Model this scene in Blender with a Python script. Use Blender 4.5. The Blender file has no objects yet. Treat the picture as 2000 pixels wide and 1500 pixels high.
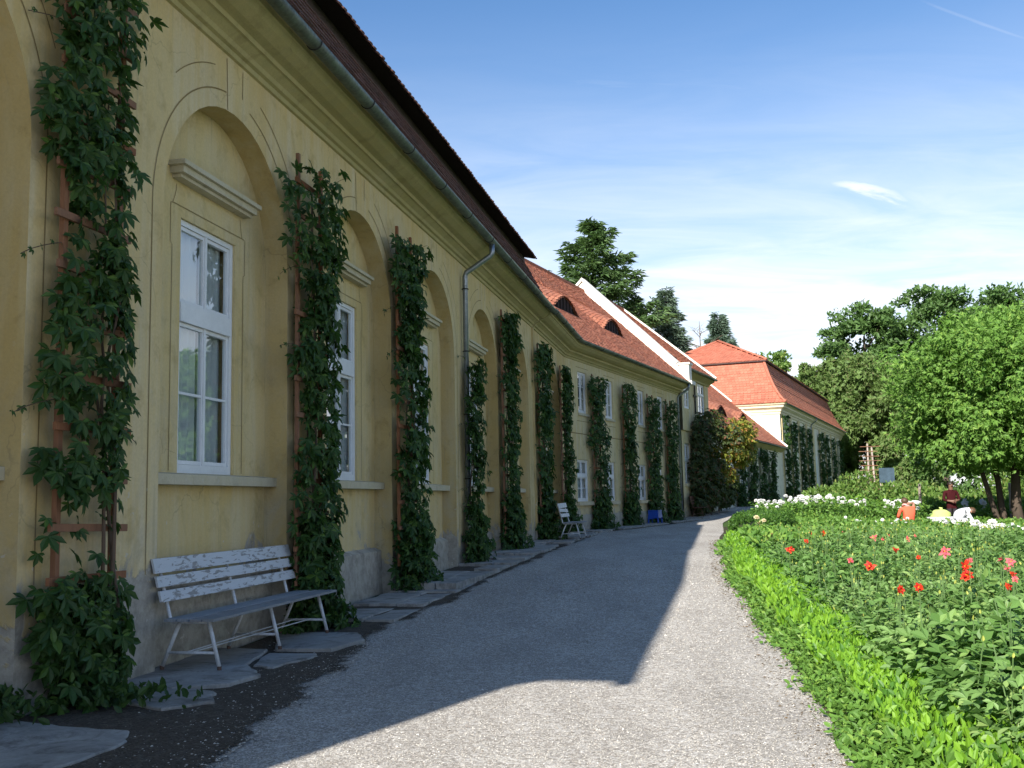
import bpy, math, numpy as np
from mathutils import Vector, Matrix
sc = bpy.context.scene
COL = sc.collection
RAD = math.radians

# ------------------------------------------------------------------ camera
EYE = 1.56
cam_d = bpy.data.cameras.new('camera'); cam = bpy.data.objects.new('camera', cam_d); COL.objects.link(cam)
cam_d.sensor_width = 36.0; cam_d.lens = 36.0 * 2010 / 2000; cam_d.clip_start = 0.05; cam_d.clip_end = 3000
_p, _r = RAD(6.5), RAD(-1.18)
_R = Vector((1, 0, 0)); _F = Vector((0, math.cos(_p), math.sin(_p))); _U = _R.cross(_F)
_R2 = math.cos(_r) * _R + math.sin(_r) * _U; _U2 = -math.sin(_r) * _R + math.cos(_r) * _U
cam.matrix_world = Matrix(((_R2.x, _U2.x, -_F.x, 0), (_R2.y, _U2.y, -_F.y, 0), (_R2.z, _U2.z, -_F.z, EYE), (0, 0, 0, 1)))
sc.camera = cam

# ------------------------------------------------------------------ light
SUN_EL, SUN_TRAVEL = 30.3, 28.95            # elevation; compass bearing the light travels towards (from +Y to +X)
_ce = math.cos(RAD(SUN_EL))
travel = Vector((math.sin(RAD(SUN_TRAVEL)) * _ce, math.cos(RAD(SUN_TRAVEL)) * _ce, -math.sin(RAD(SUN_EL))))
sun_d = bpy.data.lights.new('sun', 'SUN'); sun_d.energy = 5.0; sun_d.angle = RAD(0.53); sun_d.color = (1.0, 0.94, 0.84)
sun = bpy.data.objects.new('sun', sun_d); COL.objects.link(sun); sun.location = (-20, -40, 30)
sun.rotation_euler = travel.to_track_quat('-Z', 'Y').to_euler()
sc.cycles.max_bounces = 6; sc.cycles.diffuse_bounces = 2; sc.cycles.use_adaptive_sampling = True; sc.cycles.adaptive_threshold = 0.02; sc.cycles.glossy_bounces = 3; sc.cycles.transmission_bounces = 4; sc.cycles.transparent_max_bounces = 8
sc.view_settings.view_transform = 'Standard'; sc.view_settings.look = 'None'
sc.view_settings.exposure = 0.96; sc.view_settings.gamma = 1.0; sc.view_settings.use_curve_mapping = False

def nd(t, typ, ins=None, **kw):
    n = t.nodes.new(typ)
    for k, v in kw.items(): setattr(n, k, v)
    for k, v in (ins or {}).items():
        s = n.inputs[k]
        if isinstance(v, bpy.types.NodeSocket): t.links.new(v, s)
        elif isinstance(v, (tuple, list)) and len(v) == 3 and s.type == 'RGBA': s.default_value = (*v, 1)
        else: s.default_value = v
    return n
def mth(t, op, a, b=0.0, clamp=False):
    n = nd(t, 'ShaderNodeMath', {0: a, 1: b}, operation=op); n.use_clamp = clamp; return n.outputs[0]
def mixc(t, f, a, b, mode='MIX'):
    n = nd(t, 'ShaderNodeMix', {0: f, 6: a, 7: b}, data_type='RGBA', blend_type=mode); return n.outputs[2]
def maprange(t, v, a, b, c=0.0, d=1.0):
    return nd(t, 'ShaderNodeMapRange', {0: v, 1: a, 2: b, 3: c, 4: d}).outputs[0]
def noise(t, vec, scale, detail=4.0, rough=0.55, dist=0.0):
    return nd(t, 'ShaderNodeTexNoise', {'Vector': vec, 'Scale': scale, 'Detail': detail, 'Roughness': rough, 'Distortion': dist}).outputs[0]
def mapping(t, vec, scale=(1, 1, 1), rot=(0, 0, 0), loc=(0, 0, 0)):
    return nd(t, 'ShaderNodeMapping', {'Vector': vec, 'Scale': scale, 'Rotation': rot, 'Location': loc}).outputs[0]

world = bpy.data.worlds.new('World'); sc.world = world; world.use_nodes = True
wt = world.node_tree; wt.nodes.clear()
sky = nd(wt, 'ShaderNodeTexSky', sky_type='NISHITA', sun_disc=False, sun_elevation=RAD(SUN_EL), sun_rotation=RAD(180 + SUN_TRAVEL),
         altitude=300, air_density=1.0, dust_density=0.6, ozone_density=2.0)
tc = nd(wt, 'ShaderNodeTexCoord').outputs['Generated']
sp = nd(wt, 'ShaderNodeSeparateXYZ', {0: tc})
zz = mth(wt, 'MAXIMUM', sp.outputs[2], 0.0)
den = mth(wt, 'ADD', zz, 0.12)
cu = mth(wt, 'DIVIDE', sp.outputs[0], den); cv = mth(wt, 'DIVIDE', sp.outputs[1], den)
cvec = nd(wt, 'ShaderNodeCombineXYZ', {0: cu, 1: cv, 2: 0.0}).outputs[0]
# thin high cirrus streaks + a soft bank that thickens towards the horizon, the same all the way round
ci = noise(wt, mapping(wt, cvec, (0.55, 1.5, 1), (0, 0, RAD(35)), (3.1, 1.7, 0)), 1.15, 7, 0.58, 0.5)
bk = noise(wt, mapping(wt, cvec, (0.8, 0.5, 1), (0, 0, RAD(-20)), (7.3, 2.2, 0)), 0.85, 6, 0.6, 0.3)
low = maprange(wt, zz, 0.48, 0.03)
thr = mth(wt, 'MULTIPLY', low, 0.34)
m1 = maprange(wt, mth(wt, 'ADD', ci, thr), 0.64, 1.0, 0.0, 0.8)
m2 = maprange(wt, mth(wt, 'ADD', bk, mth(wt, 'MULTIPLY', low, 0.42)), 0.74, 1.08, 0.0, 0.9)
fn_ = noise(wt, mapping(wt, cvec, (0.7, 1.9, 1), (0, 0, RAD(28)), (1.3, 6.1, 0)), 2.6, 8, 0.62, 0.7)
hz = mth(wt, 'MULTIPLY', mth(wt, 'POWER', maprange(wt, zz, 0.46, 0.10), 1.7), mth(wt, 'ADD', -0.38, mth(wt, 'MULTIPLY', mth(wt, 'ADD', mth(wt, 'MULTIPLY', bk, 0.9), mth(wt, 'MULTIPLY', fn_, 1.5)), 1.12)))
az = mth(wt, 'MULTIPLY', mth(wt, 'ARCTAN2', sp.outputs[0], sp.outputs[1]), 57.2958); el = mth(wt, 'MULTIPLY', mth(wt, 'ARCSINE', sp.outputs[2]), 57.2958)
def wisp(a0, e0, half, wid, tilt, amt, rag):          # one small feathered cloud / vapour trail at its place in the sky
    da, de = mth(wt, 'SUBTRACT', az, a0), mth(wt, 'SUBTRACT', el, e0); c_, s_ = math.cos(RAD(tilt)), math.sin(RAD(tilt))
    u = mth(wt, 'ADD', mth(wt, 'MULTIPLY', da, c_), mth(wt, 'MULTIPLY', de, s_)); v = mth(wt, 'SUBTRACT', mth(wt, 'MULTIPLY', de, c_), mth(wt, 'MULTIPLY', da, s_))
    v = mth(wt, 'ADD', v, mth(wt, 'MULTIPLY', mth(wt, 'SUBTRACT', fn_, 0.5), rag))
    q = mth(wt, 'ADD', mth(wt, 'POWER', mth(wt, 'ABSOLUTE', mth(wt, 'DIVIDE', u, half)), 2.0), mth(wt, 'POWER', mth(wt, 'ABSOLUTE', mth(wt, 'DIVIDE', v, wid)), 2.0))
    return mth(wt, 'MULTIPLY', maprange(wt, q, 1.0, 0.0, 0.0, amt), maprange(wt, fn_, 0.34, 0.62, 0.0, 1.0))
ws = mth(wt, 'MAXIMUM', wisp(20.0, 15.6, 2.8, 0.85, -24, 1.35, 3.0), mth(wt, 'MAXIMUM', wisp(26.0, 23.0, 5.5, 0.12, -29, 0.22, 0.35), wisp(12.05, 18.3, 0.22, 1.6, 3, 0.25, 0.5)))
cm = mth(wt, 'MAXIMUM', mth(wt, 'MAXIMUM', m1, m2), mth(wt, 'MAXIMUM', hz, ws), True)
skyc = mixc(wt, 1.0, sky.outputs[0], (0.84, 1.10, 1.30), 'MULTIPLY')
skc = mixc(wt, cm, skyc, (8.6, 8.6, 8.65))
bg = nd(wt, 'ShaderNodeBackground', {'Color': skc, 'Strength': 0.076})
wo = nd(wt, 'ShaderNodeOutputWorld', {'Surface': bg.outputs[0]})

# ------------------------------------------------------------------ helpers
def frame(th):                                # facade frame: x along the wall, y into the building
    s, c = math.sin(RAD(th)), math.cos(RAD(th)); return np.array([s, c]), np.array([c, -s])
TH_A, TH_B = 11.25, 23.6
dA, nA = frame(TH_A); dB, nB = frame(TH_B)
OA = -5.28 * nA; A_CORNER = 36.2; OB = OA + dA * A_CORNER
def mat4(loc, rotz=0.0):
    c, s = math.cos(rotz), math.sin(rotz)
    return np.array([[c, -s, 0, loc[0]], [s, c, 0, loc[1]], [0, 0, 1, loc[2] if len(loc) > 2 else 0], [0, 0, 0, 1.0]])
MA = mat4((*OA, 0), RAD(90 - TH_A)); MB = mat4((*OB, 0), RAD(90 - TH_B)); MI = np.eye(4)
def xf(M, V):
    V = np.asarray(V, float).reshape(-1, 3); return V @ M[:3, :3].T + M[:3, 3]
def wa(a, o, z): return xf(MA, [[a, -o, z]])[0]
def wb(a, o, z): return xf(MB, [[a, -o, z]])[0]

_gy = [-30, 0, 12, 24, 36, 50, 62, 78, 150, 400]; _gz = [0, 0, 0, .34, .40, .47, .93, 1.1, 1.2, 1.2]
def zg(x, y):
    f = np.interp(y, _gy, _gz); xr = .2 * np.asarray(y) + 1.5
    t = np.clip((xr + 9 - x) / 9, 0, 1); t = t * t * (3 - 2 * t); return f * (.25 + .75 * t)

FRM = {}
def thing(name, label, cat, M=None, group=None, kind=None):
    o = bpy.data.objects.new(name, None); COL.objects.link(o); o.empty_display_size = .2
    M = MI if M is None else M
    o.matrix_world = Matrix(M.tolist()); FRM[o.name] = M
    tag(o, label, cat, group, kind); return o
def tag(o, label=None, cat=None, group=None, kind=None):
    if label: o['label'] = label
    if cat: o['category'] = cat
    if group: o['group'] = group
    if kind: o['kind'] = kind
    return o
def raw_mesh(name, V, loops, counts, mat=None, smooth=False):
    V = np.ascontiguousarray(V, np.float32); loops = np.asarray(loops, np.int32); counts = np.asarray(counts, np.int32)
    me = bpy.data.meshes.new(name)
    me.vertices.add(len(V)); me.vertices.foreach_set('co', V.ravel())
    me.loops.add(len(loops)); me.loops.foreach_set('vertex_index', loops)
    me.polygons.add(len(counts))
    st = np.zeros(len(counts), np.int32); st[1:] = np.cumsum(counts)[:-1]
    me.polygons.foreach_set('loop_start', st)
    me.polygons.foreach_set('use_smooth', np.full(len(counts), bool(smooth)))
    me.update(calc_edges=True); me.validate()
    if mat: me.materials.append(mat)
    return me
def link(name, me, parent=None, M=None):
    """a mesh object; M (optional) is its matrix in the parent's own space"""
    o = bpy.data.objects.new(name, me); COL.objects.link(o)
    if parent: o.parent = parent
    if M is not None: o.matrix_local = Matrix(M.tolist())
    FRM[o.name] = (FRM[parent.name] if parent else MI) @ (M if M is not None else MI)
    return o
class MBd:
    """collects polygons given in one frame"""
    def __init__(s): s.V = []; s.L = []; s.C = []; s.n = 0
    def add(s, V, F):
        V = np.asarray(V, float).reshape(-1, 3); s.V.append(V)
        for f in F: s.L.extend(int(i) + s.n for i in f); s.C.append(len(f))
        s.n += len(V); return s
    def arr(s, V, loops, counts):
        s.V.append(V); s.L.extend((np.asarray(loops) + s.n).tolist()); s.C.extend(np.asarray(counts).tolist()); s.n += len(V); return s
    def quad(s, a, b, c, d): return s.add([a, b, c, d], [(0, 1, 2, 3)])
    def box(s, x0, x1, y0, y1, z0, z1, M=None):
        V = np.array([[x, y, z] for z in (z0, z1) for y in (y0, y1) for x in (x0, x1)], float)
        if M is not None: V = xf(M, V)
        return s.add(V, [(0, 2, 3, 1), (4, 5, 7, 6), (0, 1, 5, 4), (2, 6, 7, 3), (0, 4, 6, 2), (1, 3, 7, 5)])
    def bar(s, p, q, w, h=None, up=(0, 0, 1)):
        p, q = np.asarray(p, float), np.asarray(q, float); h = h or w
        d = (q - p) / np.linalg.norm(q - p); x = np.cross(d, up)
        if np.linalg.norm(x) < 1e-4: x = np.cross(d, (1, 0, 0))
        x /= np.linalg.norm(x); y = np.cross(x, d)
        V = [e + x * sx * w / 2 + y * sy * h / 2 for e in (p, q) for sx, sy in ((-1, -1), (1, -1), (1, 1), (-1, 1))]
        return s.add(V, [(0, 3, 2, 1), (4, 5, 6, 7), (0, 1, 5, 4), (1, 2, 6, 5), (2, 3, 7, 6), (3, 0, 4, 7)])
    def tube(s, pts, rad, n=8, cap=True):
        pts = np.asarray(pts, float); rad = np.broadcast_to(rad, (len(pts),)); V = []
        px = None
        for i, p in enumerate(pts):
            d = pts[min(i + 1, len(pts) - 1)] - pts[max(i - 1, 0)]; d = d / (np.linalg.norm(d) + 1e-9)
            if px is None: px = np.cross(d, (0, 0, 1)) if abs(d[2]) < .9 else np.cross(d, (1, 0, 0))
            px = px - d * (px @ d); px /= np.linalg.norm(px) + 1e-9; py = np.cross(d, px)
            for k in range(n):
                t = 2 * math.pi * k / n; V.append(p + rad[i] * (math.cos(t) * px + math.sin(t) * py))
        F = [(i * n + k, i * n + (k + 1) % n, (i + 1) * n + (k + 1) % n, (i + 1) * n + k) for i in range(len(pts) - 1) for k in range(n)]
        if cap: F += [tuple(range(n))[::-1], tuple((len(pts) - 1) * n + k for k in range(n))]
        return s.add(V, F)
    def build(s, name, mat, parent=None, M=None, smooth=False):
        """vertices were given in frame M (default: the parent's frame)"""
        V = np.concatenate(s.V); P = FRM[parent.name] if parent else MI
        if M is not None: V = xf(np.linalg.inv(P) @ M, V)
        return link(name, raw_mesh(name, V, s.L, s.C, mat, smooth), parent)
def place(T, F, P, X, Y, Z):
    """copies of template T (k,3) with faces F at P with axes X,Y,Z (n,3 each, already scaled)"""
    k = len(T); n = len(P)
    V = P[:, None, :] + T[None, :, 0:1] * X[:, None, :] + T[None, :, 1:2] * Y[:, None, :] + T[None, :, 2:3] * Z[:, None, :]
    fl = np.concatenate([np.asarray(f) for f in F]); fc = np.array([len(f) for f in F])
    loops = (fl[None, :] + (np.arange(n) * k)[:, None]).ravel(); counts = np.tile(fc, n)
    return V.reshape(-1, 3), loops, counts
def unit(v): return v / (np.linalg.norm(v, axis=-1, keepdims=True) + 1e-9)
def axes(T, N):
    """leaf axes: Y along T (to the tip), Z close to N"""
    Y = unit(T); X = unit(np.cross(Y, N)); Z = np.cross(X, Y); return X, Y, Z
# leaf templates: x across, y base->tip, z up
LEAF = (np.array([[0, 0, 0], [.26, .3, .05], [.2, .7, .03], [0, 1, -.06], [-.2, .7, .03], [-.26, .3, .05]], float), [(0, 1, 2, 3), (0, 3, 4, 5)])
BLADE = (np.array([[0, 0, 0], [.12, .45, .05], [0, 1, -.08], [-.12, .45, .05]], float), [(0, 1, 2), (0, 2, 3)])
def palm(angles, lens, wid=.2):
    V = []; F = []
    for a, l in zip(angles, lens):
        c, s = math.cos(RAD(a)), math.sin(RAD(a)); b = len(V)
        for x, y, z in ((0, 0, 0), (wid * .8, .35, .05), (wid, .62, .02), (0, 1, -.14), (-wid, .62, .02), (-wid * .8, .35, .05)):
            V.append(((x * c + y * s) * l, (-x * s + y * c) * l, z * l))
        F += [(b, b + 1, b + 2, b + 3), (b, b + 3, b + 4, b + 5)]
    return np.array(V), F
PALM5 = palm((-95, -45, 0, 45, 95), (.62, .88, 1, .88, .62)); PALM3 = palm((-60, 0, 60), (.8, 1, .8), .26)
def palm_simple(angles, lens, wid):
    V = []; F = []
    for a, l in zip(angles, lens):
        c, s = math.cos(RAD(a)), math.sin(RAD(a)); b = len(V)
        for x, y, z in ((0, 0, 0), (wid, .5, .06), (0, 1, -.12), (-wid, .5, .06)): V.append(((x * c + y * s) * l, (-x * s + y * c) * l, z * l))
        F += [(b, b + 1, b + 2), (b, b + 2, b + 3)]
    return np.array(V), F
SPRAY = palm_simple((-50, -22, 0, 24, 52), (.75, .9, 1, .9, .75), .13); SPRAY3 = palm_simple((-38, 0, 36), (.8, 1, .85), .17)
NEEDLE = palm_simple((-48, 0, 46), (.8, 1, .8), .12)
def cloud(name, P, T, N, size, tpl, mat, parent=None, M=None, kind='stuff'):
    """one mesh of many leaves; P,T,N in frame M"""
    X, Y, Z = axes(T, N); s = np.asarray(size).reshape(-1, 1)
    V, l, c = place(tpl[0], tpl[1], P, X * s, Y * s, Z * s)
    if M is not None: V = xf(np.linalg.inv(FRM[parent.name] if parent else MI) @ M, V)
    o = link(name, raw_mesh(name, V, l, c, mat), parent)
    if kind: o['kind'] = kind
    return o
def vnoise(seed, n=512):
    r = np.random.default_rng(seed); g = r.random(n)
    def f(x):
        x = np.asarray(x, float); i = np.floor(x).astype(int); t = x - i; t = t * t * (3 - 2 * t)
        return g[i % n] * (1 - t) + g[(i + 1) % n] * t
    return f
def vnoise2(seed, n=64):
    r = np.random.default_rng(seed); g = r.random((n, n))
    def f(x, y):
        x = np.asarray(x, float); y = np.asarray(y, float); i = np.floor(x).astype(int); j = np.floor(y).astype(int); u = x - i; v = y - j
        u = u * u * (3 - 2 * u); v = v * v * (3 - 2 * v)
        return (g[i % n, j % n] * (1 - u) + g[(i + 1) % n, j % n] * u) * (1 - v) + (g[i % n, (j + 1) % n] * (1 - u) + g[(i + 1) % n, (j + 1) % n] * u) * v
    return f
# ------------------------------------------------------------------ materials
def new_mat(name):
    m = bpy.data.materials.new(name); m.use_nodes = True; t = m.node_tree; t.nodes.clear()
    b = nd(t, 'ShaderNodeBsdfPrincipled'); o = nd(t, 'ShaderNodeOutputMaterial', {'Surface': b.outputs[0]})
    return m, t, b
def wpos(t): return nd(t, 'ShaderNodeNewGeometry').outputs['Position']
def bump(t, b, h, strength=.3, dist=.02):
    n = nd(t, 'ShaderNodeBump', {'Height': h, 'Strength': strength, 'Distance': dist}); t.links.new(n.outputs[0], b.inputs['Normal'])
def setc(t, b, c, rough=.8, spec=.3):
    if isinstance(c, bpy.types.NodeSocket): t.links.new(c, b.inputs['Base Color'])
    else: b.inputs['Base Color'].default_value = (*c, 1)
    if isinstance(rough, bpy.types.NodeSocket): t.links.new(rough, b.inputs['Roughness'])
    else: b.inputs['Roughness'].default_value = rough
    b.inputs['Specular IOR Level'].default_value = spec
def plaster(name, c1, c2, c3, worn=(.46, .43, .37), base_h=1.12, seed=0.0, wornamt=1.0):
    m, t, b = new_mat(name); P = mapping(t, wpos(t), loc=(seed, seed * .7, 0))
    big = noise(t, P, .55, 5, .6); med = noise(t, P, 3.2, 6, .65, .4)
    st = noise(t, mapping(t, P, (3.4, 3.4, .22)), 1.3, 6, .62); fine = noise(t, P, 38, 4, .6)
    c = mixc(t, maprange(t, big, .36, .64), c1, c2)
    c = mixc(t, maprange(t, st, .44, .70, 0, .75), c, c3)
    c = mixc(t, maprange(t, med, .54, .72, 0, .7), c, tuple(x * .70 for x in c1))
    z = nd(t, 'ShaderNodeSeparateXYZ', {0: wpos(t)}).outputs[2]
    gr = mth(t, 'MULTIPLY', maprange(t, noise(t, mapping(t, P, (1, 1, .6), loc=(4, 1, 7)), 1.1, 6, .7, .5), .50, .68, 0, .75), maprange(t, z, 4.5, .8, .25, 1.0))
    c = mixc(t, gr, c, (.46, .42, .32))
    # rain streaks running down from cornice and sills
    rs_ = noise(t, mapping(t, P, (7, 7, .35), loc=(2, 5, 0)), 1.6, 5, .6, .3); c = mixc(t, maprange(t, rs_, .60, .74, 0, .45), c, (.34, .29, .18))
    # hairline cracks
    cv_ = nd(t, 'ShaderNodeTexVoronoi', {'Vector': nd(t, 'ShaderNodeVectorMath', {0: P, 1: nd(t, 'ShaderNodeVectorMath', {0: nd(t, 'ShaderNodeTexNoise', {'Vector': P, 'Scale': 2.5, 'Detail': 4.0}).outputs['Color'], 'Scale': .5}, operation='SCALE').outputs[0]}, operation='ADD').outputs[0], 'Scale': .75}, feature='DISTANCE_TO_EDGE').outputs['Distance']
    crk = mth(t, 'MULTIPLY', maprange(t, cv_, .006, .002), maprange(t, noise(t, P, .9, 3, .5), .50, .58)); c = mixc(t, mth(t, 'MULTIPLY', crk, .3), c, (.2, .16, .09))
    z = nd(t, 'ShaderNodeSeparateXYZ', {0: wpos(t)}).outputs[2]
    # rising damp: paint lost in ragged patches low on the wall
    edge = mth(t, 'ADD', mth(t, 'MULTIPLY', noise(t, P, 1.7, 7, .66, .6), 2.3), mth(t, 'MULTIPLY', st, .8))
    wear = maprange(t, mth(t, 'SUBTRACT', edge, mth(t, 'MULTIPLY', z, 1.0 / base_h)), .78, .92, 0, wornamt)
    wc = mixc(t, maprange(t, noise(t, P, 6, 6, .7), .4, .65), worn, tuple(x * .62 for x in worn))
    c = mixc(t, wear, c, wc)
    flk = maprange(t, noise(t, P, 9.5, 3, .5), .70, .715, 0, .75)
    flk = mth(t, 'MULTIPLY', flk, maprange(t, z, 3.4, .3))
    c = mixc(t, flk, c, (.62, .60, .54))
    chips = maprange(t, noise(t, mapping(t, P, loc=(9.1, 3.3, 5.2)), 2.3, 8, .74, .8), .655, .675, 0, .55)
    c = mixc(t, mth(t, 'MULTIPLY', chips, maprange(t, z, 5.5, 1.0, .25, 1.0)), c, mixc(t, maprange(t, fine, .35, .65), (.50, .46, .36), (.34, .30, .22)))
    c = mixc(t, mth(t, 'MULTIPLY', maprange(t, fine, .3, .7), .16), c, (.2, .17, .11))
    setc(t, b, c, .92, .15)
    h = mth(t, 'ADD', mth(t, 'MULTIPLY', fine, .35), mth(t, 'ADD', mth(t, 'MULTIPLY', med, .8), mth(t, 'ADD', mth(t, 'MULTIPLY', wear, -.7), mth(t, 'MULTIPLY', chips, -.4))))
    bump(t, b, h, .55, .016); return m
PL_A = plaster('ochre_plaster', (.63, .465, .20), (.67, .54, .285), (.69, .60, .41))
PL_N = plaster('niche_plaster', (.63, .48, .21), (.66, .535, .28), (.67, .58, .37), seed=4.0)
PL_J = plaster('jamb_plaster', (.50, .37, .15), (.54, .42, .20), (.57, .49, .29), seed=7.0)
PL_B = plaster('pale_ochre_plaster', (.62, .50, .25), (.67, .575, .35), (.70, .64, .46), base_h=1.25, seed=2.0)
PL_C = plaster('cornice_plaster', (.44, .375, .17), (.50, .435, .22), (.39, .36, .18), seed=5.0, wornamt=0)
PL_W = plaster('white_lime_plaster', (.80, .75, .60), (.84, .80, .68), (.78, .73, .58), seed=6.0, wornamt=0)
PL_E = plaster('cream_cornice_plaster', (.66, .60, .44), (.70, .65, .50), (.62, .56, .40), seed=12.0, wornamt=0)
PL_P = plaster('plinth_plaster', (.50, .47, .40), (.42, .39, .33), (.56, .54, .48), base_h=1.2, seed=8.0)
GROOVE = plaster('groove_dirt', (.26, .18, .07), (.32, .24, .11), (.22, .16, .07), seed=3.0, wornamt=0)

def tile_mat(name, c1, c2, dark, lichen=.35):
    m, t, b = new_mat(name); g = nd(t, 'ShaderNodeNewGeometry'); P = g.outputs['Position']; r = g.outputs['Random Per Island']
    c = mixc(t, r, c1, c2)
    c = mixc(t, maprange(t, mth(t, 'FRACT', mth(t, 'MULTIPLY', r, 17.3)), .72, .95, 0, .7), c, dark)
    n1 = noise(t, P, .5, 5, .6); n2 = noise(t, P, 14, 5, .7)
    c = mixc(t, maprange(t, mth(t, 'ADD', mth(t, 'MULTIPLY', n1, .6), mth(t, 'MULTIPLY', n2, .5)), .52, .75, 0, lichen), c, (.12, .10, .08))
    c = mixc(t, maprange(t, noise(t, P, 30, 2, .5), .68, .74, 0, lichen), c, (.34, .33, .25))
    setc(t, b, c, .85, .2); bump(t, b, n2, .4, .01); return m
TILE_B = tile_mat('clay_tile_weathered', (.36, .125, .075), (.45, .18, .11), (.24, .085, .06))
TILE_E = tile_mat('clay_tile_bright', (.38, .125, .08), (.44, .16, .105), (.31, .10, .065), .18)
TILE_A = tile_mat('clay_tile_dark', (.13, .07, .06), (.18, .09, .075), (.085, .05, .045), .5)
def simple(name, c, rough=.6, spec=.4, metal=0.0, var=.25, scale=6.0, bmp=.15, c2=None):
    m, t, b = new_mat(name); P = nd(t, 'ShaderNodeTexCoord').outputs['Object']
    n = noise(t, P, scale, 6, .65, .2); n2 = noise(t, P, scale * 7, 4, .6)
    c2 = c2 or tuple(x * (1 - var) for x in c)
    cc = mixc(t, maprange(t, mth(t, 'ADD', mth(t, 'MULTIPLY', n, .7), mth(t, 'MULTIPLY', n2, .3)), .36, .64), c, c2)
    setc(t, b, cc, maprange(t, n2, .3, .7, max(rough - .12, .05), min(rough + .12, 1)), spec); b.inputs['Metallic'].default_value = metal
    if bmp: bump(t, b, mth(t, 'ADD', n, mth(t, 'MULTIPLY', n2, .4)), bmp, .01)
    return m
GUTTER = simple('verdigris_gutter', (.15, .19, .155), .55, .5, .35, .5, 3.0, .1, (.07, .085, .07))
ZINC = simple('zinc_pipe', (.30, .34, .38), .38, .5, .75, .4, 2.5, .1)
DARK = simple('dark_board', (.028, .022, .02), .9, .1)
FASCIA = simple('weathered_fascia', (.10, .075, .075), .85, .2, 0, .4, 5)
VERGE = simple('lime_mortar', (.80, .77, .70), .9, .2, 0, .15, 2.5, .3)
IRON = simple('black_iron', (.02, .02, .02), .6, .4)
PAINT = simple('white_window_paint', (.80, .82, .84), .45, .4, 0, .12, 5, .08)
SILLM = plaster('sill_plaster', (.56, .50, .35), (.60, .55, .41), (.52, .46, .30), seed=9.0, wornamt=0)
def wood(name, c, c2, rough=.8):
    m, t, b = new_mat(name); P = nd(t, 'ShaderNodeTexCoord').outputs['Object']
    g = noise(t, mapping(t, P, (22, 22, 2.2)), 2.0, 6, .6, .6); n = noise(t, P, 2.5, 4, .6)
    r = nd(t, 'ShaderNodeObjectInfo').outputs['Random']
    cc = mixc(t, maprange(t, g, .3, .7), c, c2); cc = mixc(t, maprange(t, n, .35, .7, 0, .5), cc, tuple(x * .55 for x in c2))
    cc = mixc(t, mth(t, 'MULTIPLY', r, .35), cc, (.20, .17, .14))
    setc(t, b, cc, rough, .2); bump(t, b, g, .35, .006); return m
TRELLIS = wood('trellis_wood', (.34, .15, .07), (.24, .10, .05))
BARK = wood('bark', (.095, .068, .05), (.05, .036, .028), .95)
STEM = wood('vine_stem', (.17, .12, .085), (.10, .07, .05), .95)
BROWNW = wood('brown_bench_wood', (.16, .075, .05), (.10, .05, .035))
POLE = wood('grey_pole_wood', (.50, .44, .38), (.38, .30, .26))
def peeling():
    m, t, b = new_mat('peeling_white_paint'); P = nd(t, 'ShaderNodeTexCoord').outputs['Object']; W = wpos(t)
    # elongated paint flakes lost along the grain; the grain runs along the wall
    L = mapping(t, W, (1, 1, 1), (0, 0, -RAD(90 - TH_A))); L = mapping(t, L, (2.6, 11, 11))
    n = noise(t, L, 2.2, 7, .62, .8); w = noise(t, W, 1.2, 3, .5)
    lost = maprange(t, mth(t, 'ADD', n, mth(t, 'MULTIPLY', w, .35)), .725, .74)
    g = noise(t, mapping(t, L, (1, 5, 5)), 6, 4, .6)
    wd = mixc(t, maprange(t, g, .3, .7), (.22, .22, .22), (.36, .36, .36))
    pt = mixc(t, maprange(t, g, .3, .75), (.58, .61, .64), (.48, .515, .55))
    setc(t, b, mixc(t, lost, pt, wd), .7, .3); bump(t, b, mth(t, 'SUBTRACT', mth(t, 'MULTIPLY', g, .25), lost), .5, .004); return m
PEEL = peeling()
SEATW = wood('grey_seat_paint', (.34, .37, .40), (.25, .28, .31))
PIPEW = simple('white_tube_paint', (.70, .72, .74), .5, .4, 0, .35, 9, .15)
RUST = simple('rusty_foot', (.14, .09, .07), .9, .2)
def glass():
    m = bpy.data.materials.new('window_glass'); m.use_nodes = True; t = m.node_tree; t.nodes.clear()
    P = wpos(t); wv = noise(t, P, 2.2, 2, .5); bp = nd(t, 'ShaderNodeBump', {'Height': wv, 'Strength': .05, 'Distance': .02}).outputs[0]
    lw = nd(t, 'ShaderNodeLayerWeight', {'Blend': .5, 'Normal': bp}).outputs['Facing']
    fr = mth(t, 'ADD', .085, mth(t, 'MULTIPLY', mth(t, 'POWER', lw, 4.0), .9))
    gl = nd(t, 'ShaderNodeBsdfGlossy', {'Color': (.95, .97, 1, 1), 'Roughness': .015, 'Normal': bp}).outputs[0]
    tr = nd(t, 'ShaderNodeBsdfTransparent', {'Color': (.80, .86, .86, 1)}).outputs[0]
    mx = nd(t, 'ShaderNodeMixShader', {0: mth(t, 'MULTIPLY', fr, 1.35, True), 1: tr, 2: gl}).outputs[0]
    nd(t, 'ShaderNodeOutputMaterial', {'Surface': mx}); return m
GLASS = glass()
def cloth(name, c, tr=.35):
    m, t, b = new_mat(name); setc(t, b, c, .9, .1)
    n = noise(t, wpos(t), 40, 3, .6); bump(t, b, n, .2, .004)
    tl = nd(t, 'ShaderNodeBsdfTranslucent', {'Color': (*c, 1)}).outputs[0]
    mx = nd(t, 'ShaderNodeMixShader', {0: tr, 1: b.outputs[0], 2: tl}).outputs[0]
    t.links.new(mx, t.nodes['Material Output'].inputs[0]); return m
CURTAIN = cloth('white_curtain', (.86, .87, .87), .3)
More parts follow.
